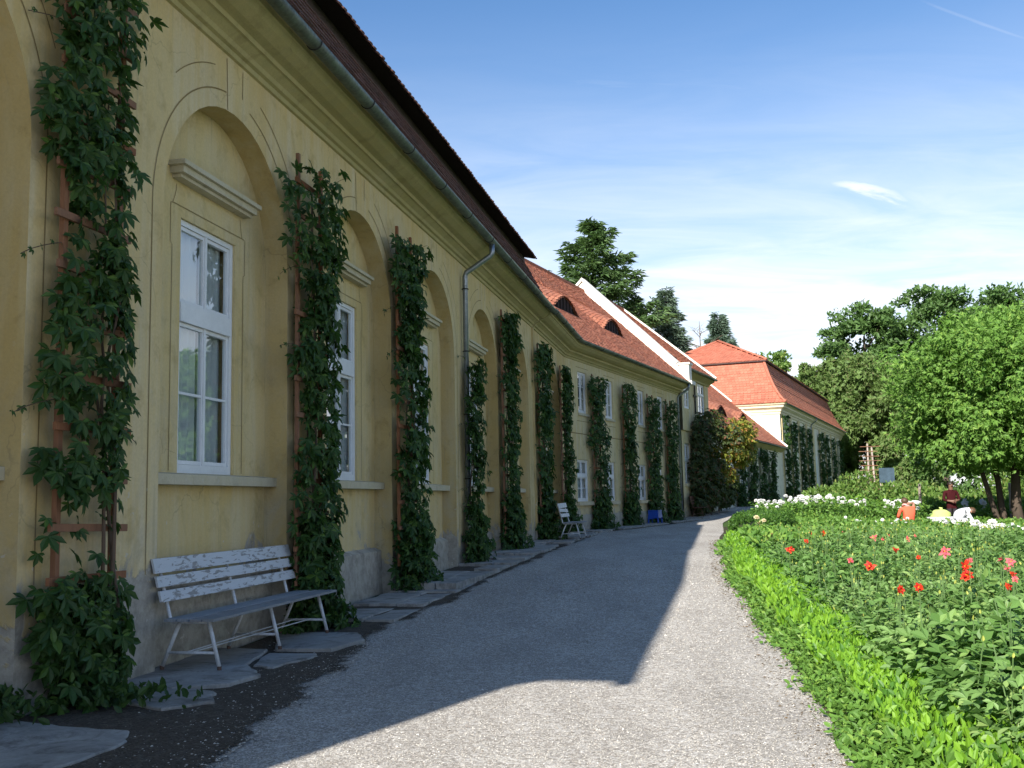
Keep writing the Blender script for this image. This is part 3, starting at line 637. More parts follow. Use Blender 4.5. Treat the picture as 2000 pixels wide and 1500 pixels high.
def prof_fn(prof):
    """profile [(out,z)...] -> s -> (out,z), total length"""
    p = np.asarray(prof, float); L = np.concatenate([[0], np.cumsum(np.linalg.norm(np.diff(p, axis=0), axis=1))])
    return (lambda s: (np.interp(s, L, p[:, 0]), np.interp(s, L, p[:, 1]))), L[-1]
def slope(prof, bumps=()):
    f, L = prof_fn(prof)
    def Pf(a, s):
        a = np.asarray(a, float); s = np.asarray(s, float); o, z = f(s); h = np.zeros_like(a)
        for a0, wd, sf, H, run in bumps:
            u = np.clip(1 - ((a - a0) / (wd * (1 + .55 * np.clip((s - sf) / run, 0, 1)))) ** 2, 0, 1) ** 1.15
            v = np.where(s >= sf - .001, np.clip(1 - (s - sf) / run, 0, 1) ** 1.25, 0); h = h + H * u * v
        return np.stack([a, -o, z + h], -1)
    return Pf, L
def arrmesh(name, data, mat, par, M=None, kind=None):
    b = MBd(); b.arr(*data); o = b.build(name, mat, par, M)
    if kind: o['kind'] = kind
    return o
# ------------------------------------------------------------------ the long arcaded wing
A_END = 29.7
wing = thing('arcaded_wing', 'long single-storey yellow wing with arched niches and dark overhanging mansard roof', 'building', MA)
cents = [5.55, 10.55, 14.77, 18.99, 23.21, 27.43]
fb = facade_front(wing, -2.07, A_END, cents[:]); fb.build('wall', PL_A, wing, MA)
for i, c in enumerate(cents): arch_bay(wing, c, i, win=True, curtain=(.44 if i in (0, 1, 2) else .3))
b = MBd()     # closed body behind the facade
b.quad((-2.07, 0, -.1), (-2.07, 10, -.1), (-2.07, 10, 7.12), (-2.07, 0, 7.12)); b.quad((-2.07, 10, -.1), (A_END, 10, -.1), (A_END, 10, 7.1), (-2.07, 10, 7.1)); b.build('rear_wall', PL_A, wing, MA)
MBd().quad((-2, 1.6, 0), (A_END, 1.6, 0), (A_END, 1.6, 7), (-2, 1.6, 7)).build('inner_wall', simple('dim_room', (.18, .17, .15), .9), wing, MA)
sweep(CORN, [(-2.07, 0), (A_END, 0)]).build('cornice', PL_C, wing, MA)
gt = sweep(gutter_prof(.70, 7.13), [(-2.6, 0), (A_END + .1, 0)]).build('gutter', GUTTER, wing, MA, smooth=True)
for a in np.arange(3.5, A_END, 1.93):
    MBd().tube([(a, -(.70 + .1 * math.cos(t)), 7.13 + .1 * math.sin(t)) for t in np.linspace(math.pi, 2 * math.pi, 9)], .010, 5).build('gutter_clip', IRON, gt, MA)
def downpipe(par, frm, a, o, zg_, z0, oo=.1):
    pts = [(a, -o, zg_), (a, -o, zg_ - .20), (a, -o + .03, zg_ - .26), (a - .02, -oo - .03, zg_ - .60), (a - .02, -oo, zg_ - .68), (a - .02, -oo, z0)]
    p = MBd().tube(pts, .058, 12).build('downpipe', ZINC, par, frm, smooth=True)
    for z in np.arange(z0 + .9, zg_ - .7, 1.35):
        MBd().tube([(a - .02 + .068 * math.cos(t), -oo + .068 * math.sin(t), z) for t in np.linspace(0, 2 * math.pi, 13)], .012, 5, False).build('pipe_clamp', IRON, p, frm)
downpipe(wing, MA, 21.12, .70, 7.06, 1.15)
# lower mansard slope, fascia, soffit, overhanging upper roof
LOWP = [(.68, 7.17), (.45, 7.46), (.24, 7.82), (.04, 8.22), (-.16, 8.62)]
Pf, L = slope(LOWP); hip = lambda s: -2.6 + 6.4 * s / L
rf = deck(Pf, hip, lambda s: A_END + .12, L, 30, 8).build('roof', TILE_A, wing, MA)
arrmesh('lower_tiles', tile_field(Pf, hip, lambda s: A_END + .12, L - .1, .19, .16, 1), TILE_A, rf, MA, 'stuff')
MBd().quad((3.8, .16, 8.60), (A_END + .1, .16, 8.60), (A_END + .1, .20, 8.86), (3.8, .20, 8.86)).build('fascia', FASCIA, rf, MA)
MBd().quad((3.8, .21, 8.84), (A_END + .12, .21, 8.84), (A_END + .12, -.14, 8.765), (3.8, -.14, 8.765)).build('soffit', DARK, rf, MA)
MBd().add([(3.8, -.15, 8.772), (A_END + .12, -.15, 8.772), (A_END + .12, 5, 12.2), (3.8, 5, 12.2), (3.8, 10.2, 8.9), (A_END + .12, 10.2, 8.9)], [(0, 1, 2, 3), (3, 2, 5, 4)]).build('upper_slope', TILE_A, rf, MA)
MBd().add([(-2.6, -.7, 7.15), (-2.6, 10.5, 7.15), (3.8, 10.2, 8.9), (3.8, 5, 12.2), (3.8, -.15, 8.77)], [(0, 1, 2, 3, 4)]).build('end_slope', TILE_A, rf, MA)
MBd().add([(A_END + .1, -.65, 7.15), (A_END + .1, -.16, 7.84), (A_END + .1, .25, 8.70), (A_END + .1, .33, 9.0), (A_END + .1, 5, 12.15), (A_END + .1, 10, 8.9), (A_END + .1, 10, 6.5), (A_END + .1, .05, 6.9)], [tuple(range(8))]).build('end_gable', FASCIA, rf, MA)
te = raw_mesh('eave_tile', TT[0] * [.185, .30, .30], np.concatenate([np.asarray(f) for f in TT[1]]), [len(f) for f in TT[1]], TILE_A)
ang = math.atan2(3.43, 5.15); rt = np.random.default_rng(2)
for i, a in enumerate(np.arange(11.2, A_END + .15, .19)):
    yaw = rt.normal(0, .02); ca, sa = math.cos(ang), math.sin(ang)
    M = np.eye(4); M[:3, 0] = (math.cos(yaw), math.sin(yaw) * ca, math.sin(yaw) * sa); M[:3, 1] = (-math.sin(yaw), ca, sa); M[:3, 2] = (0, -sa, ca); M[:3, 3] = (a, -.185 + rt.normal(0, .006), 8.762 + rt.normal(0, .003))
    link('tile', te, rf, M)

# ------------------------------------------------------------------ the two-storey wing (with the last arched bay before the bend)
two = thing('two_storey_wing', 'two-storey pale yellow wing with red tiled roof and eyebrow dormers', 'building', MB)
facade_front(two, A_END, A_CORNER, [33.35]).build('wall', PL_A, two, MA)
arch_bay(two, 33.35, 9)
MBd().box(A_END - .07, A_END + .07, -.05, .01, -.1, 6.66).build('corner_strip', PL_J, two, MA)
def rect_wall(par, frm, a0, a1, z0, z1, holes, mat, depth=.16, name='wall', y=0.0):
    xs = sorted({a0, a1, *[h[0] for h in holes], *[h[1] for h in holes]}); zs = sorted({z0, z1, *[h[2] for h in holes], *[h[3] for h in holes]}); b = MBd()
    for xa, xb in zip(xs[:-1], xs[1:]):
        for za, zb in zip(zs[:-1], zs[1:]):
            if any(h[0] - 1e-6 <= xa and xb <= h[1] + 1e-6 and h[2] - 1e-6 <= za and zb <= h[3] + 1e-6 for h in holes): continue
            b.quad((xa, y, za), (xb, y, za), (xb, y, zb), (xa, y, zb))
    for h0, h1, h2, h3 in holes:
        e = y + depth
        for q in (((h0, y, h2), (h0, e, h2), (h0, e, h3), (h0, y, h3)), ((h1, e, h2), (h1, y, h2), (h1, y, h3), (h1, e, h3)), ((h0, y, h3), (h0, e, h3), (h1, e, h3), (h1, y, h3)), ((h0, e, h2), (h0, y, h2), (h1, y, h2), (h1, e, h2))): b.quad(*q)
    return b.build(name, mat, par, frm)
up = [(1.35, 2.35), (4.5, 5.5), (8.95, 9.93), (12.1, 13.05)]; lowr = [(1.05, 2.3), (4.35, 5.5), (8.68, 9.93)]; door = (11.75, 12.65, .35, 3.05)
holes = [(x0, x1, 4.75, 6.30) for x0, x1 in up] + [(x0, x1, 1.50, 3.03) for x0, x1 in lowr] + [door]
rect_wall(two, MB, 0, 16.0, -.1, 6.74, holes, PL_B)
for k, (x0, x1) in enumerate(up): window(two, MB, x0 + .002, x1 - .002, 4.752, 6.298, .06, None, 3, 2, .28, .035, 20 + k); MBd().box(x0 - .08, x1 + .08, -.06, .1, 4.66, 4.748).build('sill', SILLM, two, MB)
for k, (x0, x1) in enumerate(lowr): window(two, MB, x0 + .002, x1 - .002, 1.502, 3.028, .06, (2.38, 2.5), 2, 2, .42, .035, 30 + k); MBd().box(x0 - .15, x1 + .2, -.12, .1, 1.36, 1.498).build('sill', SILLM, two, MB)
d = MBd().box(door[0] + .003, door[1] - .003, .08, .13, .36, 3.04).build('door', PAINT, two, MB)
MBd().quad((door[0] + .15, .074, 1.6), (door[1] - .15, .074, 1.6), (door[1] - .15, .074, 2.8), (door[0] + .15, .074, 2.8)).build('pane', GLASS, d, MB)
MBd().box(door[0] + .1, door[0] + .14, .03, .0795, 1.35, 1.4).build('handle', IRON, d, MB)
g_ = MBd(); groove(g_, [(.0, 3.98), (16.0, 4.02)], .035)
for x0, x1 in up: groove(g_, [(x0 - .2, 4.45), (x1 + .2, 4.46)], .02); groove(g_, [(x0 - .16, 6.45), (x1 + .16, 6.45)], .018)
g_.build('incised_lines', GROOVE, two, MB)
MBd().box(0, 16, -.05, .01, -.1, 1.02).build('plinth', PL_P, two, MB)
toB = lambda a, o: (xf(np.linalg.inv(MB) @ MA, [[a, -o, 0]])[0])[:2]
pth = [toB(A_END + .11, 0), (0, 0), (15.9, 0)]
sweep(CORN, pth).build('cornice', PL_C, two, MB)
gt2 = sweep(gutter_prof(.66, 7.22), [toB(A_END + .12, 0), (0, 0), (15.75, 0)]).build('gutter', GUTTER, two, MB, smooth=True)
for a in np.arange(.6, 15.6, 1.7): MBd().tube([(a, -(.66 + .1 * math.cos(t)), 7.22 + .1 * math.sin(t)) for t in np.linspace(math.pi, 2 * math.pi, 9)], .010, 5).build('gutter_clip', IRON, gt2, MB)
for a in np.arange(A_END + .5, A_CORNER - .2, 1.7): MBd().tube([(a, -(.66 + .1 * math.cos(t)), 7.22 + .1 * math.sin(t)) for t in np.linspace(math.pi, 2 * math.pi, 9)], .010, 5).build('gutter_clip', IRON, gt2, MA)
downpipe(two, MB, 15.55, .66, 7.15, .8)
tn = math.tan(RAD((TH_B - TH_A) / 2))
BP = [(.62, 7.26), (-4.85, 12.40)]; fB, LB = prof_fn(BP); oB = lambda s: fB(s)[0]
eyes = [(3.5, 1.45, 2.45, .62, 2.6), (9.5, 1.45, 2.45, .62, 2.6)]
PB, _ = slope(BP, eyes); PA2, _ = slope(BP)
rf = deck(PB, lambda s: oB(s) * tn, lambda s: 15.9, LB, 90, 60, -.02, 0.0, 2.45).build('roof', TILE_B, two, MB)
d1 = tile_field(PB, lambda s: oB(s) * tn, lambda s: 15.85, LB, .21, .165, 3); arrmesh('tiles', d1, TILE_B, rf, MB, 'stuff')
deck(PA2, lambda s: A_END + .13, lambda s: A_CORNER - oB(s) * tn, LB, 20, 12, -.02).build('roof_before_bend', TILE_B, rf, MA)
d2 = tile_field(PA2, lambda s: A_END + .13, lambda s: A_CORNER - oB(s) * tn, LB, .21, .165, 4); arrmesh('tiles_before_bend', d2, TILE_B, rf, MA, 'stuff')
MBd().tube([(*toB(A_END + .2, -4.85), 12.43), (4.85 * tn * -1, 4.85, 12.43), (15.9, 4.85, 12.43)], .11, 8).build('ridge', TILE_B, rf, MB, smooth=True)
MBd().add([(-.6, 4.85, 12.38), (15.9, 4.85, 12.38), (15.9, 10.5, 7.0), (-1.2, 10.5, 7.0)], [(0, 1, 2, 3)]).build('rear_slope', TILE_B, rf, MB)
MBd().quad((-1.5, 10.2, 0), (47, 10.2, 0), (47, 10.2, 7.2), (-1.5, 10.2, 7.2)).build('rear_wall', PL_B, two, MB)
MBd().quad((0, 2.2, 0), (16, 2.2, 0), (16, 2.2, 7.1), (0, 2.2, 7.1)).build('inner_wall', bpy.data.materials['dim_room'], two, MB)
def eyebrow(par, a0, wd, sf, H, prof):
    f, _ = prof_fn(prof); o, z = f(sf); n = 16; V = []; 
    hh = lambda x: H * max(0, 1 - ((x - a0) / wd) ** 2) ** 1.15
    xs = np.linspace(a0 - wd, a0 + wd, n + 1)
    for x in xs: V += [(x, -o + .10, z - .05), (x, -o + .10, z + hh(x) + .0)]
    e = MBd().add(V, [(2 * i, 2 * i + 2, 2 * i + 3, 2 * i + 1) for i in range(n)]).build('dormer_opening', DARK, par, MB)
    for k in range(5):
        x = a0 - wd * .5 + wd * k * .25; MBd().box(x - .02, x + .02, -o + .055, -o + .095, z - .03, z + hh(x) - .03).build('dormer_slat', FASCIA, par, MB)
for a0, wd, sf, H, run in eyes: eyebrow(rf, a0, wd, sf, H, BP)
# the limewashed fire wall that closes this roof towards the next house
ls = lambda o: 7.26 + (.62 - o) * (12.40 - 7.26) / 5.47
V = [(15.9, -o, z) for o, z in ((.62, 7.12), (.62, ls(.62) + .30), (.05, ls(.05) + .42), (-4.85, ls(-4.85) + .55), (-10.5, 7.3), (-10.5, 6.8), (-4.85, 11.9))]
V += [(16.3, y, z) for _, y, z in V]; n = 7
fw = MBd().add(V, [tuple(range(n))[::-1], tuple(range(n, 2 * n))] + [(i, (i + 1) % n, n + (i + 1) % n, n + i) for i in range(n)]).build('fire_wall', VERGE, two, MB)
MBd().bar((16.1, -.05, ls(.05) + .50), (16.1, 4.9, ls(-4.9) + .64), .62, .12).build('coping', VERGE, fw, MB)
MBd().bar((16.1, 4.85, ls(-4.85) + .64), (16.1, 7.5, ls(-4.85) - 1.9), .62, .12).build('coping', VERGE, fw, MB)
MBd().box(15.82, 16.38, -.64, -.12, 7.30, 8.15).box(15.76, 16.44, -.70, -.06, 8.151, 8.25).box(15.7, 16.45, -.80, -.55, 7.14, 7.32).build('corbel', VERGE, fw, MB)

# ------------------------------------------------------------------ the taller gabled house with the iron cross
hs = thing('gabled_house', 'narrow gabled house section with iron cross, taller eaves than its neighbours', 'building', mat4((*(OB + dB * 16.3), 0), RAD(90 - TH_B)))
C0, C1 = 16.35, 22.2
hh_ = [(16.75, 17.95, 6.08, 7.50), (19.75, 21.35, 5.75, 7.62)]
rect_wall(hs, MB, C0, C1, 4.95, 7.85, hh_, PL_B, .16, 'upper_wall', -.10)
MBd().quad((C0, -.10, 4.95), (C0, .12, 4.95), (C1, .12, 4.95), (C1, -.10, 4.95)).build('jetty_soffit', PL_J, hs, MB)
rect_wall(hs, MB, C0, C1, -.1, 4.96, [(16.8, 18.0, 2.27, 4.30)], PL_B, .16, 'lower_wall', 0.0)
window(hs, MB, 16.752, 17.948, 6.082, 7.498, -.04, (6.95, 7.07), 2, 2, .4, .04, 50); window(hs, MB, 19.752, 21.348, 5.752, 7.618, -.04, (7.0, 7.1), 2, 2, .0, .05, 51); window(hs, MB, 16.802, 17.998, 2.272, 4.298, .06, (3.4, 3.55), 2, 2, .3, .04, 52)
MBd().box(16.65, 18.2, -.1, .1, 2.12, 2.268).build('sill', SILLM, hs, MB)
MBd().quad((C1, -.1, 0), (C1, 10, 0), (C1, 10, 7.85), (C1, -.1, 7.85)).build('end_wall', PL_B, hs, MB); MBd().quad((C0, 2, 0), (C1, 2, 0), (C1, 2, 7.8), (C0, 2, 7.8)).build('inner_wall', bpy.data.materials['dim_room'], hs, MB)
CORN_C = [(0.1, 7.62), (.16, 7.64), (.18, 7.72), (.42, 7.86), (.48, 7.88), (.48, 7.96), (.1, 7.98)]
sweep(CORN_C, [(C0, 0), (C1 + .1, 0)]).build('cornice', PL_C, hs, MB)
sweep(gutter_prof(.56, 8.02), [(C0 + .1, 0), (C1 + .15, 0)]).build('gutter', GUTTER, hs, MB, smooth=True)
CP = [(.52, 8.06), (-4.7, 12.45)]; PC, LC = slope(CP)
rf = deck(PC, lambda s: C0, lambda s: C1 + .1, LC, 10, 10).build('roof', TILE_B, hs, MB)
arrmesh('tiles', tile_field(PC, lambda s: C0, lambda s: C1 + .05, LC, .21, .165, 6), TILE_B, rf, MB, 'stuff')
MBd().tube([(C0, 4.7, 12.48), (C1 + .1, 4.7, 12.48)], .11, 8).build('ridge', TILE_B, rf, MB, smooth=True)
MBd().bar((C1 + .13, -.56, 8.10), (C1 + .13, 4.75, 12.55), .14, .14).build('verge', VERGE, rf, MB)
MBd().quad((C0, 4.7, 12.4), (C1 + .1, 4.7, 12.4), (C1 + .1, 10.4, 7.6), (C0, 10.4, 7.6)).build('rear_slope', TILE_B, rf, MB)
MBd().add([(C1, 0, 7.8), (C1, 4.7, 12.35), (C1, 10, 7.8)], [(0, 1, 2)]).build('gable', PL_B, hs, MB)
cr = thing('iron_cross', 'black iron cross fixed between the upper windows of the gabled house', 'cross', mat4(wb(18.9, .16, 5.9), RAD(90 - TH_B)))
MBd().box(-.05, .05, -.03, .03, 0, 1.42).build('upright', IRON, cr); MBd().box(-.23, -.051, -.02, .02, .9, 1.0).box(.051, .23, -.02, .02, .9, 1.0).build('crossbar', IRON, cr)
cp = MBd()
for x, z in ((-.25, .95), (.25, .95), (0, 1.46)): cp.box(x - .05, x + .05, -.025, .025, z - .05, z + .05)
cp.build('finial', IRON, cr)
pq = thing('wall_plaque', 'pale worn plaque on the wall below the iron cross', 'plaque', mat4(wb(19.0, .13, 5.15), RAD(90 - TH_B)))
MBd().box(-.28, .28, -.03, .02, 0, .42).build('slab', VERGE, pq); MBd().box(-.2, .2, -.045, -.031, .42 - .36, .36).build('panel', SILLM, pq)

# ------------------------------------------------------------------ the low annex
an = thing('low_annex', 'low annex with sweeping red tiled roof and two eyebrow dormers', 'building', mat4((*(OB + dB * 22.3), 0), RAD(90 - TH_B)))
D0, D1 = 22.25, 46.9
dh = [(x, x + .9, 1.9, 4.2) for x in (31.0, 34.9, 38.7, 42.8)]
rect_wall(an, MB, D0, D1, .3, 5.1, dh, PL_W, .16)
for k, h in enumerate(dh): window(an, MB, h[0] + .002, h[1] - .002, h[2] + .002, h[3] - .002, .06, (3.3, 3.42), 2, 2, .25, .04, 60 + k)
MBd().quad((D0, 2, .5), (D1, 2, .5), (D1, 2, 5), (D0, 2, 5)).build('inner_wall', bpy.data.materials['dim_room'], an, MB)
sweep([(0, 4.85), (.1, 4.9), (.3, 5.05), (.36, 5.06), (.36, 5.14), (0, 5.16)], [(D0, 0), (D1 - .03, 0)]).build('cornice', PL_C, an, MB)
sweep(gutter_prof(.46, 5.2, .085), [(D0, 0), (D1 - .03, 0)]).build('gutter', GUTTER, an, MB, smooth=True)
DP = [(.45, 5.25), (-5.6, 10.7)]; deyes = [(31.4, 1.7, 2.15, .68, 2.4), (38.5, 1.7, 2.15, .68, 2.4)]; PD, LD = slope(DP, deyes)
rf = deck(PD, lambda s: D0, lambda s: D1 - .02, LD, 100, 40, -.02, 0.0, 2.15).build('roof', TILE_E, an, MB)
arrmesh('tiles', tile_field(PD, lambda s: D0, lambda s: D1 - .05, LD, .27, .22, 8), TILE_B, rf, MB, 'stuff')
for a0, wd, sf, H, run in deyes: eyebrow(rf, a0, wd, sf, H, DP)
MBd().bar((D1 - .09, -.50, 5.30), (D1 - .09, 5.7, 10.86), .2, .16).build('verge', VERGE, rf, MB)
MBd().quad((D0, 5.6, 10.7), (D1, 5.6, 10.7), (D1, 10.4, 6.5), (D0, 10.4, 6.5)).build('rear_slope', TILE_B, rf, MB)

# ------------------------------------------------------------------ the far pavilion with mansard roof
pv = thing('mansard_pavilion', 'far pavilion with bright red mansard roof and sunlit white end wall', 'building', mat4((*(OB + dB * 47), 0), RAD(90 - TH_B)))
E0, E1, ED = 47.0, 90.0, 11.4
rect_wall(pv, MB, E0, E1, .5, 8.2, [], PL_W, .16)
MBd().quad((E0, ED, .5), (E0, 0, .5), (E0, 0, 8.2), (E0, ED, 8.2)).build('end_wall', PL_W, pv, MB)
MBd().quad((E1, 0, .5), (E1, ED, .5), (E1, ED, 8.2), (E1, 0, 8.2)).quad((E0, ED, .5), (E0, ED, 8.2), (E1, ED, 8.2), (E1, ED, .5)).build('rear_wall', PL_W, pv, MB)
for k in range(10):
    x = E0 + .45 + 4.55 * k; 
    if x < E1 - 1: MBd().box(x - .0 if k == 0 else x - .45, x + .45, -.09, .01, .5, 7.95).build('pilaster', PL_B, pv, MB)
ring = [(E0, ED), (E0, 0), (E1, 0), (E1, ED)]
sweep([(0, 7.85), (.07, 7.87), (.08, 8.05), (.14, 8.07), (.16, 8.22), (.34, 8.36), (.38, 8.38), (.38, 8.5), (.50, 8.60), (.52, 8.66), (0, 8.68)], ring).build('cornice', PL_E, pv, MB)
sweep(gutter_prof(.60, 8.68, .09), [(E0 + .4, 0), (E1 + .5, 0)]).build('gutter', GUTTER, pv, MB, smooth=True)
downpipe(pv, MB, 64.0, .6, 8.62, 1.2)
MBd().box(65.7, 67.3, -.05, .02, 1.2, 5.2).build('door', PAINT, pv, MB)
EP = [(.58, 8.72), (.30, 8.98), (-.05, 9.45), (-.45, 10.15), (-.85, 11.1), (-1.25, 12.25)]; PE, LE = slope(EP); fE, _ = prof_fn(EP); oE = lambda s: float(fE(s)[0])
rf = deck(PE, lambda s: E0 - oE(s), lambda s: E1 + oE(s), LE, 40, 12).build('roof', TILE_E, pv, MB)
arrmesh('front_tiles', tile_field(PE, lambda s: E0 - oE(s), lambda s: E1 + oE(s), LE, .30, .25, 9), TILE_B, rf, MB, 'stuff')
def endw(Pf):         # the same slope turned to the end wall: along -> depth
    def G(a, s): q = Pf(a, s); return np.stack([E0 + q[..., 1], q[..., 0], q[..., 2]], -1)
    return G
def end_field(prof, lo, hi, w, ex, seed):
    Pq, Lq = slope(prof)
    Pe = lambda a, s: (lambda q: np.stack([E0 + q[..., 1], -q[..., 0], q[..., 2]], -1))(Pq(a, s))
    return Pe, Lq
Pe, _ = end_field(EP, 0, 0, 0, 0, 0)
deck(Pe, lambda s: -ED - oE(s), lambda s: oE(s), LE, 30, 12).build('end_slope', TILE_E, rf, MB)
arrmesh('end_tiles', tile_field(Pe, lambda s: -ED - oE(s), lambda s: oE(s), LE, .28, .23, 10), TILE_E, rf, MB, 'stuff')
hipp = [(E0 - oE(s), -oE(s), float(fE(s)[1]) + .03) for s in np.linspace(0, LE, 14)]; MBd().tube(hipp, .12, 7).build('hip_tiles', TILE_E, rf, MB, smooth=True)
UP = [(-.98, 12.30), (-5.7, 14.75)]; PU, LU = slope(UP); fU, _ = prof_fn(UP); oU = lambda s: float(fU(s)[0])
deck(PU, lambda s: E0 - oU(s), lambda s: E1 + oU(s), LU, 20, 6).build('upper_slope', TILE_E, rf, MB); arrmesh('upper_tiles', tile_field(PU, lambda s: E0 - oU(s), lambda s: E1 + oU(s), LU, .34, .3, 12), TILE_E, rf, MB, 'stuff')
PUe, _ = end_field(UP, 0, 0, 0, 0, 0)
deck(PUe, lambda s: -ED - oU(s), lambda s: oU(s), LU, 14, 6).build('upper_end_slope', TILE_E, rf, MB); arrmesh('upper_end_tiles', tile_field(PUe, lambda s: -ED - oU(s), lambda s: oU(s), LU, .30, .25, 13), TILE_E, rf, MB, 'stuff')
MBd().tube([(E0 + .98, .98, 12.34), (E0 + 5.7, 5.7, 14.8)], .13, 7).build('hip_tiles', TILE_E, rf, MB, smooth=True); MBd().tube([(E0 + .98, ED - .98, 12.34), (E0 + 5.7, ED - 5.7, 14.8), (E1 - 5.7, 5.7, 14.8)], .13, 7).build('ridge', TILE_E, rf, MB, smooth=True)
sweep([(-.98, 12.27), (-1.0, 12.2), (-1.3, 12.2), (-1.3, 12.27)], ring).build('ledge', FASCIA, rf, MB)
MBd().quad((E0 + 1, ED - 1, 12.28), (E1 - 1, ED - 1, 12.28), (E1 - 5.7, 5.7, 14.74), (E0 + 5.7, 5.7, 14.74)).quad((E0, ED + .5, 8.7), (E1, ED + .5, 8.7), (E1 - 1, ED - 1.2, 12.2), (E0 + 1, ED - 1.2, 12.2)).build('rear_slope', TILE_E, rf, MB)
# ------------------------------------------------------------------ trellises and creepers
ORD = 'first second third fourth fifth sixth seventh eighth ninth tenth eleventh twelfth thirteenth fourteenth fifteenth sixteenth seventeenth eighteenth nineteenth twentieth'.split()
ORD += ['twenty-' + o for o in ORD[:9]] + ['thirtieth']
def box_mesh(name, x, y, z, mat, bev=.004):
    V = []; 
    for zz_, k in ((-z / 2, 1), (z / 2, 1)):
        for sx, sy in ((-1, -1), (1, -1), (1, 1), (-1, 1)): V.append((sx * x / 2, sy * y / 2, zz_))
    F = [(0, 3, 2, 1), (4, 5, 6, 7), (0, 1, 5, 4), (1, 2, 6, 5), (2, 3, 7, 6), (3, 0, 4, 7)]
    return raw_mesh(name, np.array(V), np.concatenate([np.asarray(f) for f in F]), [4] * 6, mat)
def T4(x, y, z, ry=0.0, rz=0.0):
    M = np.eye(4); c, s = math.cos(ry), math.sin(ry); M[:3, :3] = np.array([[c, 0, s], [0, 1, 0], [-s, 0, c]])
    c, s = math.cos(rz), math.sin(rz); M[:3, :3] = np.array([[c, -s, 0], [s, c, 0], [0, 0, 1]]) @ M[:3, :3]; M[:3, 3] = (x, y, z); return M
def frame_at(frm, a, o, z=0.0): return frm @ np.array([[1, 0, 0, a], [0, 1, 0, -o], [0, 0, 1, z], [0, 0, 0, 1.0]])
rung_me = box_mesh('rung', 1.06, .030, .062, TRELLIS); 
def trellis(label, frm, a, zt, zb, seed, mat_posts=TRELLIS, off=.13, group='trellises on the yellow walls'):
    p = frame_at(frm, a, 0)[:3, 3]; z0 = float(zg(p[0], p[1])) + .05
    t = thing('trellis', label, 'trellis', frame_at(frm, a, off, z0), group); r = np.random.default_rng(seed)
    pm = box_mesh('post', .055, .045, zt - z0 - zb, TRELLIS)
    for sx in (-1, 1): link('post', pm, t, T4(sx * .385 + r.normal(0, .01), 0, zb + (zt - z0 - zb) / 2, r.normal(0, .004)))
    z = zb + .18
    while z < zt - z0 - .1:
        link('rung', rung_me, t, T4(r.normal(.01, .02), -.040, z, r.normal(0, .018))); z += .42 + r.normal(0, .015)
    return t
